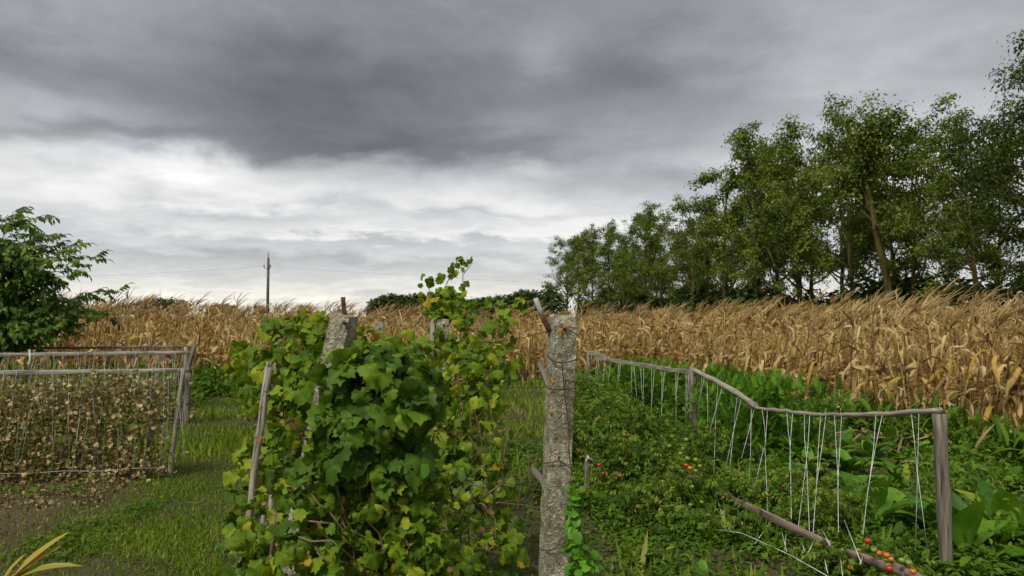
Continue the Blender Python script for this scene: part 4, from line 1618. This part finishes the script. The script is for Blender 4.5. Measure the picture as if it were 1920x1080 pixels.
def region(n, s0, s1, w0, w1, dens=None):
    out = np.zeros((0, 3))
    while len(out) < n:
        s_, w_ = rng.uniform(s0, s1, n * 2), rng.uniform(w0, w1, n * 2)
        x, y = sw(s_, w_)
        ok = (np.abs(x) < .72 * y + .9) & (y > 2.0)
        if dens is not None:
            ok &= rng.uniform(0, 1, len(x)) < dens(x, y)
        out = np.concatenate([out, np.stack([x, y, 0 * x], -1)[ok]])
    return out[:n]


def blob_patch(x, y, sc, seed, thr):
    return np.clip((vnoise(x, y, sc, seed) - thr) * 5, 0, 1)


# short turf
blade = Geo([(-.09, 0, 0), (.09, 0, 0), (-.06, .55, .04), (.06, .55, .04), (0, 1, .2)], [(0, 1, 3), (0, 3, 2), (2, 3, 4)])


def turf(n, s0, s1, w0, w1, h, dens, up=1.0):
    P = region(n, s0, s1, w0, w1, dens)
    a_ = rng.uniform(0, 6.28, n)
    e_ = np.clip(rng.normal(.75, .35, n), .1, 1.5) * up
    tt = np.stack([np.cos(a_) * np.cos(e_), np.sin(a_) * np.cos(e_), np.sin(e_)], -1)
    nn = np.stack([-np.cos(a_) * np.sin(e_), -np.sin(a_) * np.sin(e_), np.cos(e_)], -1)
    cl = vnoise(P[:, 0], P[:, 1], 3.0, 11)
    rv = np.clip(.42 + cl * .35 + rng.normal(0, .2, n), 0, 1)
    return stack(blade, P, frames(nn, tt), h * np.clip(.8 + cl * .5, .3, 2) * rng.uniform(.5, 1.4, n), rv)


g = Geo()
dens_path = lambda x, y: grassy(x, y) * np.clip(.55 + 1.0 * vnoise(x, y, 2.5, 21), .22, 1) + .05 * np.clip(vnoise(x, y, 4, 22) - .1, 0, 1)
g.add(*turf(90000, -3.2, .9, 3.6, 10.5, .05, dens_path))
g.add(*turf(36000, -4, 6.5, 9, 18.2, .12, lambda x, y: np.clip(.6 + vnoise(x, y, 2.0, 24), .1, 1)))
g.add(*turf(9000, .3, 4.4, 3.2, 9, .10, lambda x, y: np.clip(.3 + 1.5 * vnoise(x, y, 2.5, 25), .02, 1)))
g.add(*turf(500, 1.2, 4.4, 4.4, 8, .22, lambda x, y: np.clip(.3 + 1.5 * vnoise(x, y, 2.5, 29), .02, 1)))
g.add(*turf(9000, -5.5, -1.8, 3.4, 8, .04, lambda x, y: .12 + blob_patch(x, y, 3.2, 26, .1)))
single('grass', g, 'grass_m', 'short green and yellowing grass on the path between beans and vines', 'grass', kind='stuff')

g = Geo()
P = region(330, -5.5, -1.7, 3.4, 7.8, lambda x, y: blob_patch(x, y, 3.2, 26, .05))
g.add(*weed_clump(len(P), P, .07, .02, 6))
P = region(1100, -9, -3.0, 8.6, 18.4)
g.add(*weed_clump(len(P), P, .18, .07, 8, 1.0, .12, None, 1.5))
P = region(700, -9, 0, 15.5, 18.2)
g.add(*weed_clump(len(P), P, .30, .06, 9, 1.2, .12, None, 1.6))
P = region(800, 6.4, S_EDGE + .2, 5.5, 18.3)
g.add(*weed_clump(len(P), P, .15, .035, 10, 1.1, .10, None, 1.2))
P = region(500, 3.9, 6.8, 4.2, 11)
g.add(*weed_clump(len(P), P, .07, .03, 10, 1.0, .09, None, 2.2))
P = region(350, 4.4, 6.6, 11, 18)
g.add(*weed_clump(len(P), P, .22, .06, 10, 1.2, .12, None, 1.4))
P = region(2400, 1.8, 4.3, 3.2, 9.0, lambda x, y: np.clip(.45 + 1.4 * vnoise(x, y, 3.0, 35), .18, 1))
g.add(*weed_clump(len(P), P, .05, .022, 12, .9, .08, None, 2.4))
P = region(170, 6.5, 7.35, 4.6, 10)
g.add(*weed_clump(len(P), P, .26, .05, 12, 1.35, .10, None, 1.6))
P = region(420, 1.5, 4.3, 3.2, 7.0, lambda x, y: np.clip(.3 + 1.6 * vnoise(x, y, 2.4, 36), .02, 1))
g.add(*weed_clump(len(P), P, .11, .05, 7, .9, .06, None, 1.2))
P = region(900, 6.6, 8.2, 5, 9.0)
g.add(*weed_clump(len(P), P, .07, .03, 9, .8, .07, None, 1.6))
P = region(900, .2, 2.2, 3.0, 12)
g.add(*weed_clump(len(P), P, .06, .024, 9, .9, .07, None, 1.8))
P = region(300, -.75, .6, 3.0, 10)
g.add(*weed_clump(len(P), P, .12, .05, 7, .9, .08, None, 1.4))
single('weeds', g, 'weed_m', 'green weeds and ground cover round the beds and the maize foot', 'weeds', kind='stuff')

g = Geo()
n = 2600
P = region(n, -6, -1.2, 3.4, 9.0, lambda x, y: np.clip(1.1 - grassy(x, y), .12, 1))
P[:, 2] = rng.uniform(.004, .02, n)
g.add(*stack(lance(1, .06, 2, .5, .2), P, frames(np.array([0, 0, 1.0]) + rng.normal(0, .3, (n, 3)), rng.normal(0, 1, (n, 3))), rng.uniform(.03, .12, n), rng.uniform(0, 1, n)))
n = 1500
P = region(n, -6, -2.2, 6.9, 8.2)
P[:, 2] = rng.uniform(.0, .05, n)
g.add(*stack(crisp[0], P, rand_rot(n, .8), rng.uniform(.015, .04, n), rng.uniform(0, 1, n)))
n = 1400
P = region(n, 5.5, S_EDGE + .5, 6, 18)
P[:, 2] = rng.uniform(.02, .25, n)
g.add(*stack(lance(1, .09, 3, .9, .3), P, rand_rot(n, .9), rng.uniform(.15, .4, n), rng.uniform(.2, 1, n)))
n = 900
P = region(n, -9, 7, W_EDGE - .9, W_EDGE + .3)
P[:, 2] = rng.uniform(.02, .3, n)
g.add(*stack(lance(1, .09, 3, .9, .3), P, rand_rot(n, .9), rng.uniform(.15, .4, n), rng.uniform(.2, 1, n)))
single('litter', g, 'straw_m', 'dry straw, fallen bean leaves and maize leaves lying on the soil', 'litter', kind='stuff')

# small dead weeds standing on the bare soil
g = Geo()
P = region(90, -5.5, -2.3, 4.4, 7.4)
for p in P:
    for k in range(5):
        d = np.array([rng.normal(0, .5), rng.normal(0, .5), 1]) * rng.uniform(.05, .16)
        tube(g, [p, p + d * .6, p + d + rng.normal(0, .01, 3)], [.0018, .0014, .0008], 3)
single('dead_weeds', g, 'straw_m', 'small dead brown weeds standing on the bare soil at left', 'weeds', kind='stuff')

# yellowing blades at the lower left corner
c = px(-5, 1110, 3.7)
o = empty('corn_stool', (c[0], 3.7, 0), 'yellow-green blade leaves sticking up in the lower left corner', 'plant')
o.name = 'yellow_bladed_plant'
for k, (tx, ty, w, dr) in enumerate([(105, 998, .05, .25), (92, 1022, .045, .3), (135, 1045, .04, 1.0), (70, 1060, .035, .5), (60, 1085, .04, .6), (20, 1040, .03, .4), (15, 1070, .04, .8)]):
    e = px(tx, ty, 3.65)
    v_ = e - c
    L = np.linalg.norm(v_) * 1.08
    t_ = unit(v_)
    n_ = np.cross(np.cross(t_, (0, 0, 1)), t_) + (0, -.6, 0)
    g = lance(L, w, 7, dr, .4, k, 0, [(0, .4), (.3, .9), (.6, 1), (.85, .6), (1, .02)], dr * .4)
    link('leaf', g.mesh('leaf', 'yellow_blade'), o, frames(n_, t_), c - np.array(o.location))

# ------------------------------------------------------------------ walnut tree at the left
WD = 11.9
wb = px(-150, 592, WD)
o = empty('walnut_tree', (wb[0], WD, 0), 'leafy dark green tree at the left edge behind the bean trellises', 'tree')
g = Geo()
tk = [np.array([wb[0], WD, -.1]), np.array([wb[0] + .03, WD, .6]), np.array([wb[0] + .1, WD, 1.2]), np.array([wb[0] + .1, WD + .05, 2.0]), np.array([wb[0] + .2, WD, 2.8])]
tube(g, tk, [.10, .085, .075, .05, .025], 9)
part('trunk', g, 'bark_tree', o)
tips = [(15, 402), (40, 405), (85, 402), (100, 440), (75, 440), (130, 455), (175, 482), (160, 505), (150, 470), (110, 490), (60, 470), (20, 460), (180, 545), (212, 548), (205, 590), (165, 580), (140, 560), (100, 530), (120, 600), (80, 570),
        (160, 600), (40, 530), (10, 500), (60, 600), (100, 620), (30, 570), (10, 610), (50, 635), (-20, 420), (-40, 480), (-30, 560), (-60, 520), (-20, 630), (-90, 440), (-80, 600), (120, 520), (60, 430), (140, 610), (20, 640), (90, 635), (-120, 500), (-130, 580), (0, 585), (75, 505), (40, 490), (130, 575), (5, 540), (70, 545)]
bg, P_, Dv = Geo(), [], []
for (x, y) in tips:
    D = WD + rng.normal(0, .45)
    e = px(x, y, D)
    s_ = tk[int(rng.integers(2, 5))] if y < 540 else tk[int(rng.integers(1, 3))]
    t = np.linspace(0, 1, 7)[:, None]
    q = s_ * (1 - t) + e * t
    q[:, 2] += (4 * t * (1 - t))[:, 0] * rng.uniform(.0, .18)
    q[1:-1] += rng.normal(0, .03, (5, 3))
    tube(bg, q, np.linspace(.018, .004, 7), 5)
    nl = 17
    for k in range(nl):
        f_ = 1 - (k / nl) ** 1.3 * .62
        i = min(int(f_ * 6), 5)
        p = q[i] + (q[i + 1] - q[i]) * (f_ * 6 - i)
        P_.append(p + rng.normal(0, .03, 3))
        Dv.append(unit(unit(q[6] - q[4]) * .6 + rng.normal(0, .6, 3) + (0, 0, .05)))
part('branches', bg, 'bark_tree', o)


def compound(seed, L=.26, nl=3, ll=.115, lw=.055):
    """a walnut leaf: a midrib with paired leaflets that hang a little"""
    g = Geo()
    rg = np.random.default_rng(seed)
    tube(g, [(0, 0, 0), (0, L * .5, .02), (0, L, -.02)], .0025, 3)
    lf = lance(1.0, lw / ll, 3, .9, .35, seed)
    for k in range(nl):
        y = L * (.35 + .6 * k / nl)
        for s in (-1, 1):
            g.join(lf, frames(np.array([s * .3, 0, 1.0]) + rg.normal(0, .15, 3), np.array([s, .55, -.25])) * ll * rg.uniform(.8, 1.1), (0, y, .01))
    g.join(lf, frames(np.array([0, .2, 1.0]), np.array([0, 1, -.3])) * ll * 1.15, (0, L, -.02))
    return g


cw = [compound(s) for s in range(5)]
cwm = [c_.mesh('leaf', 'walnut') for c_ in cw]
P_, Dv = np.array(P_), np.array(Dv)
nW = len(P_)
nn = np.stack([rng.normal(0, .4, nW), -.25 + rng.normal(0, .4, nW), np.ones(nW)], -1)
Rm = frames(nn, Dv)
od = np.argsort(-P_[:, 0] - P_[:, 2] * .4 + (P_[:, 1] - WD) * .5)
for i in od[:300]:
    link('leaf', cwm[int(rng.integers(0, 5))], o, Rm[i] * rng.uniform(.6, 1.0), P_[i] - np.array(o.location))
g = Geo()
vi = rng.integers(0, 5, nW)
for k in range(5):
    q = [i for i in od[300:] if vi[i] == k]
    if q:
        g.add(*stack(cw[k], P_[q], Rm[q], rng.uniform(.75, 1.2, len(q)), rng.uniform(0, 1, len(q))))
# inner leaves
n = 500
cI = np.array([px(*tips[int(i)], WD) for i in rng.integers(0, len(tips), n)]) * .7 + np.array(tk[2]) * .3 + rng.normal(0, .12, (n, 3))
g.add(*stack(cw[0], cI, frames(rng.normal(0, .5, (n, 3)) + (0, -.2, 1), rng.normal(0, 1, (n, 3))), rng.uniform(.8, 1.2, n), rng.uniform(0, .7, n)))
part('foliage', g, 'walnut_m', o, stuff=True)

# ------------------------------------------------------------------ tomato trellis (right)
S_RAIL, S_LOW = 3.55, 2.94


def on_line(xp, yp, S):
    """point on the vertical plane x + .2 y = S seen at the photo pixel"""
    D = S / ((xp - 960) / F + .2)
    return px(xp, yp, D)


tt_o = empty('tomato_trellis', tuple(np.append(on_line(1300, 700, S_RAIL)[:2], 0)), 'long grey wooden trellis with white strings over the tomato bed', 'trellis')


def post_to_ground(top, w, d, mat, seed, lean=0.0):
    g = Geo()
    beam(g, (top[0] + lean, top[1], -.05), top, w, d, 10, .003, (0, 1, 0), seed)
    part('post', g, mat, tt_o)


post_to_ground(on_line(1761, 776, S_RAIL), .064, .06, 'dark_wood', 1, .03)
post_to_ground(on_line(1299, 693, S_RAIL), .075, .065, 'dark_wood', 2)
post_to_ground(on_line(1104, 662, S_RAIL), .06, .05, 'dark_wood', 3)


def rail(path, w, h, mat, seed, flat=False):
    pts = np.array([on_line(x, y, S_RAIL) for x, y in path])
    rg = np.random.default_rng(seed)
    t = np.linspace(0, len(pts) - 1, (len(pts) - 1) * 4 + 1)
    q = np.stack([np.interp(t, np.arange(len(pts)), pts[:, i]) for i in range(3)], -1)
    q[1:-1] = (q[:-2] + 2 * q[1:-1] + q[2:]) / 4 + rg.normal(0, .0025, (len(q) - 2, 3))
    g = Geo()
    if flat:
        ring = np.array([(-w / 2, -h / 2), (w / 2, -h / 2), (w / 2, h / 2), (-w / 2, h / 2)])
        sweep(g, q, ring, 1 + rg.normal(0, .04, len(q)))
    else:
        sweep(g, q, circ(8) * (1 + rg.normal(0, .08, (8, 1))) * (w / 2), 1 + rg.normal(0, .11, len(q)))
    part('rail', g, mat, tt_o, not flat)


rail([(1102, 661), (1118, 664), (1135, 669)], .035, .055, 'grey_wood', 1, True)
rail([(1118, 671), (1160, 677), (1220, 687), (1302, 699)], .04, .042, 'grey_wood', 2, True)
rail([(1296, 692), (1340, 713), (1380, 736), (1418, 762)], .055, .055, 'grey_wood', 3)
rail([(1406, 764), (1450, 769), (1500, 775), (1560, 778), (1620, 778), (1690, 775), (1765, 769)], .036, .036, 'grey_wood', 4)


def low_board(path, w, h, seed):
    g = Geo()
    a_, b_ = on_line(*path[0], S_LOW), on_line(*path[1], S_LOW)
    beam(g, a_, b_, w, h * .85, 8, .002, (0, 0, 1), seed)
    part('low_board', g, 'red_board', tt_o)


low_board([(1225, 860), (1345, 924)], .03, .05, 5)
low_board([(1337, 919), (1556, 1022)], .022, .062, 6)
low_board([(1590, 1036), (1700, 1075)], .03, .05, 7)
low_board([(1675, 1062), (1850, 1150)], .03, .06, 8)
# strings: (top x, top y, bottom x, bottom y, where the bottom hangs)
ST = [(1104, 664, 1102, 740, 0), (1120, 669, 1116, 730, 0), (1122, 672, 1120, 712, 0), (1133, 675, 1131, 715, 0), (1145, 678, 1140, 720, 0), (1160, 680, 1157, 730, 0), (1164, 681, 1160, 715, 0), (1184, 684, 1184, 870, 0), (1189, 686, 1194, 745, 0),
      (1201, 686, 1206, 765, 0), (1207, 687, 1206, 765, 0), (1222, 690, 1221, 855, 0), (1227, 691, 1219, 790, 0), (1241, 692, 1240, 865, 0), (1246, 693, 1237, 810, 0), (1267, 696, 1268, 850, 0), (1272, 697, 1266, 780, 0),
      (1286, 697, 1285, 830, 0), (1291, 698, 1288, 800, 0), (1316, 703, 1308, 765, 1), (1321, 706, 1310, 760, 1), (1325, 712, 1327, 815, 1), (1346, 717, 1342, 785, 1), (1353, 728, 1320, 855, 1), (1342, 780, 1338, 905, 1),
      (1382, 740, 1377, 790, 1), (1388, 752, 1360, 880, 1), (1378, 785, 1366, 900, 1), (1408, 764, 1407, 860, 1), (1413, 766, 1390, 860, 1), (1407, 860, 1402, 935, 1), (1428, 768, 1436, 830, 1), (1438, 769, 1434, 840, 1), (1434, 835, 1440, 968, 1), (1432, 840, 1408, 945, 1),
      (1474, 773, 1483, 850, 1), (1485, 774, 1480, 880, 1), (1482, 850, 1484, 990, 1), (1507, 776, 1512, 860, 1), (1517, 777, 1508, 900, 1), (1512, 855, 1518, 1005, 1), (1508, 895, 1496, 995, 1), (1537, 778, 1530, 930, 1), (1547, 778, 1531, 910, 1), (1530, 925, 1524, 1005, 1),
      (1563, 778, 1572, 910, 1), (1576, 778, 1571, 900, 1), (1571, 900, 1572, 998, 1), (1640, 777, 1628, 920, 1), (1652, 777, 1629, 910, 1), (1628, 912, 1618, 1003, 1), (1706, 774, 1720, 890, 2), (1720, 774, 1716, 1047, 2), (1718, 870, 1745, 1076, 2)]
for (x0, y0, x1, y1, k) in ST:
    a_ = on_line(x0, y0, S_RAIL)
    hgt = 1 if y0 < 779 else 0
    if not hgt:
        a_ = on_line(x0, y0, S_RAIL - .61 * np.clip((y0 - 770) / 220, 0, 1))
    b_ = on_line(x1, y1, {0: S_RAIL - .1, 1: S_RAIL - .61 * np.clip((y1 - 770) / 220, .1, 1), 2: S_RAIL - .1}[k])
    pts = [a_ + (0, 0, .02), a_ + (-.004, -.025, .0), (a_ + b_) / 2 + rng.normal(0, .003, 3) + (-.002, -.012, 0), b_] if hgt else [a_, (a_ + b_) / 2, b_]
    string_part(tt_o, pts, .0022)
# the lower zigzag and the string lying in front
S0 = 2.55
for path in ([(1280, 969), (1340, 992), (1392, 1000), (1480, 1040), (1560, 1085)],):
    string_part(tt_o, [on_line(x, y, S0) for x, y in path], .0026)
for (x0, y0, x1, y1) in ((1342, 926, 1355, 970), (1358, 935, 1354, 970), (1380, 950, 1396, 992), (1447, 975, 1415, 1020), (1464, 990, 1475, 1034), (1474, 996, 1472, 1030), (1503, 1015, 1508, 1032), (1540, 990, 1557, 1024), (1583, 975, 1615, 1056), (1619, 1042, 1612, 1058), (1542, 1030, 1552, 1075), (1575, 1040, 1580, 1080), (1528, 1010, 1516, 1035)):
    string_part(tt_o, [on_line(x0, y0, S_LOW), on_line(x1, y1, S0 + .1)], .0024)
# loose string hanging off the first post
string_part(tt_o, [on_line(x, y, S_RAIL) for x, y in ((1082, 701), (1100, 706), (1110, 722), (1128, 752), (1150, 773), (1165, 778), (1188, 778))], .0022)

# ------------------------------------------------------------------ tomato plants with fruit
tl = []
for s in range(3):
    g = Geo()
    lf = lance(1.0, .5, 2, .8, .3, s)
    for k, (x, y, a_) in enumerate([(0, 1.0, 0), (.0, .55, .9), (0, .55, -.9), (0, .2, 1.1), (0, .2, -1.1)]):
        g.join(lf, frames(np.array([a_ * .2, 0, 1.0]), np.array([math.sin(a_), math.cos(a_), -.15])) * (.6 if k else .7), (x, y, 0))
    tl.append(g)


def ball(c, r, mat, o, name='tomato'):
    nu, nv = 10, 7
    g = Geo()
    v, f = [], []
    for j in range(nv + 1):
        ph = math.pi * j / nv
        for i in range(nu):
            th = 2 * math.pi * i / nu
            k = 1 + .03 * math.cos(5 * th)
            v.append((c[0] + r * k * math.sin(ph) * math.cos(th), c[1] + r * k * math.sin(ph) * math.sin(th), c[2] + r * .88 * math.cos(ph) - r * .12 * math.exp(-(ph / .5) ** 2)))
    for j in range(nv):
        for i in range(nu):
            a_, b_ = j * nu + i, j * nu + (i + 1) % nu
            f += [(a_, a_ + nu, b_ + nu), (a_, b_ + nu, b_)]
    g.add(v, f)
    t_ = part(name, g, mat, o)
    g = Geo()
    top = np.array(c) + (0, 0, r * .78)
    for k in range(5):
        a_ = k * 1.257
        d = np.array([math.cos(a_), math.sin(a_), 0])
        g.add([top, top + d * r * .35 + np.array([-d[1], d[0], 0]) * r * .12 + (0, 0, .1 * r), top + d * r * .35 - np.array([-d[1], d[0], 0]) * r * .12 + (0, 0, .1 * r), top + d * r * .8], [(0, 1, 2), (1, 3, 2)])
    tube(g, [top, top + (0, 0, r * .7)], r * .08, 4)
    part('calyx', g, 'tomato_m', t_)
    return t_


def tomato_plant(x, y, h, w, n, label, light=False):
    o = empty('tomato_plant', (x, y, 0), label, 'tomato plant', 'tomato plants below the trellis')
    g, P = Geo(), []
    for k in range(8):
        e = np.array([x + rng.normal(0, w * .6), y + rng.normal(0, w * .5), h * rng.uniform(.6, 1.0)])
        t = np.linspace(0, 1, 8)[:, None]
        q = np.array([x, y, 0]) * (1 - t) + e * t
        q[1:-1] += rng.normal(0, .02, (6, 3))
        tube(g, q, np.linspace(.007, .003, 8), 5)
        P += list(q[1:])
    part('stems', g, 'tomato_m', o)
    P = np.array(P)
    i = rng.integers(0, len(P), n)
    T = P[i] + rng.normal(0, 1, (n, 3)) * (w * .30, w * .28, h * .09)
    T[:, 2] = np.abs(T[:, 2])
    nn = rng.normal(0, .55, (n, 3)) + (0, -.25, .9)
    tt = (T - np.array([x, y, h * .5])) + rng.normal(0, .15, (n, 3)) + (0, 0, -.25)
    g = Geo()
    vi = rng.integers(0, 3, n)
    for k in range(3):
        q = vi == k
        m_ = int(q.sum())
        g.add(*stack(tl[k], T[q], frames(nn[q], tt[q]), rng.uniform(.035, .07, m_), np.clip(rng.uniform(0, 1, m_) ** (1.3 if not light else .8), 0, 1)))
    part('foliage', g, 'tomato_m', o, stuff=True)
    return o


TOM = [  # s, w, height, half-width, leaves, label
    (2.75, 8.9, .88, .30, 420, 'dark tomato plant by the short stake right of the nearest post'),
    (2.6, 7.6, .70, .30, 480, 'tomato plant with red fruit just right of the nearest post'),
    (3.1, 7.7, .74, .30, 440, 'tomato plant with yellow-green fruit near the middle trellis post'),
    (2.45, 6.6, .62, .30, 480, 'low dark tomato plant in front, right of the bindweed'),
    (2.85, 6.7, .44, .28, 420, 'tomato plant with orange and green fruit at the far end of the red-brown board'),
    (2.75, 5.9, .24, .25, 260, 'low tomato plant with red fruit under the red-brown board'),
    (3.15, 5.6, .34, .25, 260, 'small tomato plant behind the red-brown board'),
    (3.3, 4.9, .42, .25, 300, 'pale tomato plant under the strings near the right trellis post'),
    (3.1, 4.15, .22, .25, 300, 'sprawling tomato plant with orange fruit at the foot of the right trellis post'),
    (2.95, 10.2, .78, .3, 420, 'tall leafy tomato plant before the farthest trellis post'),
    (3.2, 9.3, .72, .3, 420, 'tall bright tomato plant behind the first strings'),
]
TOM += [(2.3, 5.7, .42, .28, 380, 'low dark tomato plant at the front of the bed beside the nearest post'), (2.6, 5.2, .20, .26, 300, 'low tomato plant in front of the lower white string'),
        (2.2, 7.9, .62, .26, 380, 'dark tomato plant directly behind the short stake with the rag'), (3.35, 6.9, .55, .26, 360, 'olive tomato plant under the sagging middle of the trellis rail'), (3.45, 5.8, .42, .24, 300, 'pale tomato plant under the lowest sag of the trellis rail')]
toms = []
for (s_, w_, h, hw, n, lab) in TOM:
    x, y = sw(s_, w_)
    toms.append(tomato_plant(float(x), float(y), h, hw, n * 2, lab, 'bright' in lab or 'pale' in lab))
FR = [(1122, 882, 'r', 11), (1128, 881, 'r', 11), (1180, 814, 'r', 9), (1247, 895, 'r', 14), (1278, 875, 'r', 13), (1290, 876, 'o', 12), (1275, 882, 'g', 12), (1105, 918, 'r', 14), (1102, 925, 'r', 12), (1144, 948, 'r', 16), (1147, 942, 'r', 12), (1131, 965, 'r', 13), (1235, 1000, 'r', 16), (1256, 997, 'r', 15),
      (1310, 986, 'r', 12), (1240, 1030, 'r', 11), (1291, 861, 'g', 13), (1307, 862, 'g', 11), (1276, 850, 'g', 11), (1262, 846, 'g', 11), (1306, 874, 'g', 10), (1296, 955, 'g', 11), (1286, 900, 'g', 11), (1238, 902, 'g', 11), (1314, 940, 'g', 9), (1297, 916, 'g', 10), (1324, 995, 'g', 10), (1300, 1020, 'g', 11), (1276, 902, 'o', 12), (1160, 899, 'r', 11), (1150, 1003, 'r', 11), (1284, 830, 'g', 11), (1320, 873, 'g', 10), (1252, 905, 'r', 10), (1281, 848, 'g', 9),
      (1618, 1024, 'r', 17), (1634, 1027, 'g', 16), (1639, 1034, 'g', 14), (1610, 1027, 'g', 12), (1650, 1041, 'o', 17), (1662, 1049, 'o', 17), (1671, 1046, 'o', 15), (1667, 1069, 'r', 19), (1674, 1063, 'g', 14), (1664, 1059, 'g', 12), (1693, 1061, 'g', 16), (1706, 1056, 'g', 17), (1715, 1068, 'o', 17), (1664, 1082, 'o', 14), (1594, 1075, 'o', 14), (1530, 1040, 'g', 13), (1578, 1036, 'g', 9)]
for (x, y, c, d) in FR:
    S = (2.1 if x < 1200 else (2.5 if x < 1340 else 2.78)) + rng.uniform(0, .16)
    p = on_line(x + rng.normal(0, 4), y + rng.normal(0, 5), S)
    dd = [np.hypot(p[0] - t_.location[0], p[1] - t_.location[1]) for t_ in toms]
    ball(p, d * .39 * p[1] / F, {'r': 'tomato_red', 'o': 'tomato_orange', 'g': 'tomato_green'}[c], toms[int(np.argmin(dd))])

# feathery green herbs behind the first strings
fr = Geo()
for k in range(7):
    y = .15 + .12 * k
    for s in (-1, 1):
        fr.join(lance(.34 - .03 * k, .10, 2, .6, .2, k), frames((0, 0, 1), (s, .8, .1)), (0, y, 0))
fr.join(lance(1.05, .03, 3, .5, .1), None, None)
for i in range(16):
    s_, w_ = rng.uniform(3.8, 4.9), 7.2 + i * .30 + rng.uniform(-.2, .2)
    x, y = sw(s_, w_)
    o = empty('herb_plant', (float(x), float(y), 0), f'bright feathery herb plant behind the white strings, {ORD[i]} from the near end', 'herb', 'feathery herbs behind the tomato trellis')
    n = 290
    a_ = rng.uniform(0, 6.28, n)
    e_ = rng.uniform(.3, 1.4, n)
    tt = np.stack([np.cos(a_) * np.cos(e_), np.sin(a_) * np.cos(e_), np.sin(e_)], -1)
    nn = np.stack([-np.cos(a_) * np.sin(e_), -np.sin(a_) * np.sin(e_), np.cos(e_)], -1)
    T = np.stack([x + rng.normal(0, .16, n), y + rng.normal(0, .14, n), rng.uniform(0, .84, n)], -1)
    g = Geo()
    g.add(*stack(fr, T, frames(nn, tt), rng.uniform(.09, .20, n), rng.uniform(0, 1, n)))
    part('fronds', g, 'herb_m', o, stuff=True)
    g = Geo()
    for k in range(6):
        d = np.array([rng.normal(0, .1), rng.normal(0, .1), rng.uniform(.4, .7)])
        tube(g, [(float(x), float(y), 0), np.array([x, y, 0]) + d * .6, np.array([x, y, 0]) + d], .004, 4)
    part('stems', g, 'herb_m', o)

# ------------------------------------------------------------------ broad-leaved plants (right)
BL = [(0, .22), (.08, .12), (.2, .5), (.4, .92), (.6, 1), (.8, .72), (1, .05)]
broad = [lance(1.0, .40, 7, .8 + .3 * (s % 4), .34, s, .06, BL, .15) for s in range(6)]
broad_me = [g_.mesh('leaf', 'chard') for g_ in broad]


def broad_plant(x, y, k, L, label, group=True):
    o = empty('broad_leaved_plant', (x, y, 0), label, 'leafy plant', 'broad-leaved plants behind the tomato trellis' if group else None)
    a_ = rng.uniform(0, 6.28)
    for i in range(k):
        a_ += 2.4 + rng.normal(0, .25)
        e_ = rng.uniform(.95, 1.5) if i > k * .3 else rng.uniform(.45, .9)
        tt = np.array([math.cos(a_) * math.cos(e_), math.sin(a_) * math.cos(e_), math.sin(e_)])
        nn = np.array([-math.cos(a_) * math.sin(e_), -math.sin(a_) * math.sin(e_), math.cos(e_)])
        link('leaf', broad_me[int(rng.integers(0, 6))], o, frames(nn, tt) * L * rng.uniform(.7, 1.15), (rng.normal(0, .02), rng.normal(0, .02), 0))
    g = Geo()
    tube(g, [(x, y, -.02), (x, y, .05)], [.03, .022], 6)
    part('crown_root', g, 'chard_m', o)
    return o


for i in range(84):
    s_, w_ = rng.uniform(4.0, 6.9), rng.uniform(4.0, 11.5)
    x, y = sw(s_, w_)
    if abs(x) > .72 * y:
        s_ = rng.uniform(4.1, 5.2)
        w_ = rng.uniform(6, 10.5)
        x, y = sw(s_, w_)
    broad_plant(float(x), float(y), int(rng.integers(7, 11)), rng.uniform(.25, .40), 'broad-leaved green plant in the bed behind the tomato trellis')
p = on_line(1850, 1040, 4.2)
broad_plant(float(p[0]), float(p[1]), 9, .42, 'large dark broad-leaved plant in the lower right corner', False)
p = px(1325, 1085, 4.5)
broad_plant(float(p[0]), float(p[1]), 4, .16, 'small bright broad-leaved plant at the bottom below the tomatoes', False)
for (x, y, D, lab) in ((1800, 985, 4.9, 'large broad-leaved plant hard against the right trellis post'), (1895, 985, 5.1, 'large pale-ribbed broad-leaved plant at the right edge of the photo'), (1640, 960, 5.6, 'tall broad-leaved plant between the last two pairs of strings')):
    p = px(x, y, D)
    broad_plant(float(p[0]), float(p[1]), 9, .48, lab, False)
# small-leaved yellow-green bushy weeds right of the right post
for i, (s_, w_) in enumerate(((4.6, 5.2), (4.9, 5.6), (5.3, 5.5), (5.5, 6.2), (4.3, 4.3), (4.9, 4.5))):
    x, y = sw(s_, w_)
    o = empty('bushy_weed', (float(x), float(y), 0), 'yellow-green small-leaved bushy weed right of the right trellis post', 'weed', 'bushy weeds at the right edge')
    n = 500
    T = np.stack([x + rng.normal(0, .2, n), y + rng.normal(0, .2, n), np.abs(rng.normal(.15, .14, n))], -1)
    g = Geo()
    g.add(*stack(lance(1, .5, 2, .6, .3), T, frames(rng.normal(0, .5, (n, 3)) + (0, -.2, 1), rng.normal(0, 1, (n, 3))), rng.uniform(.03, .06, n), rng.uniform(.3, 1, n)))
    part('foliage', g, 'weed_m', o, stuff=True)
    g = Geo()
    for k in range(9):
        d = np.array([rng.normal(0, .15), rng.normal(0, .15), rng.uniform(.2, .4)])
        tube(g, [(float(x), float(y), 0), np.array([x, y, 0]) + d * .6, np.array([x, y, 0]) + d], .003, 4)
    part('stems', g, 'weed_m', o)
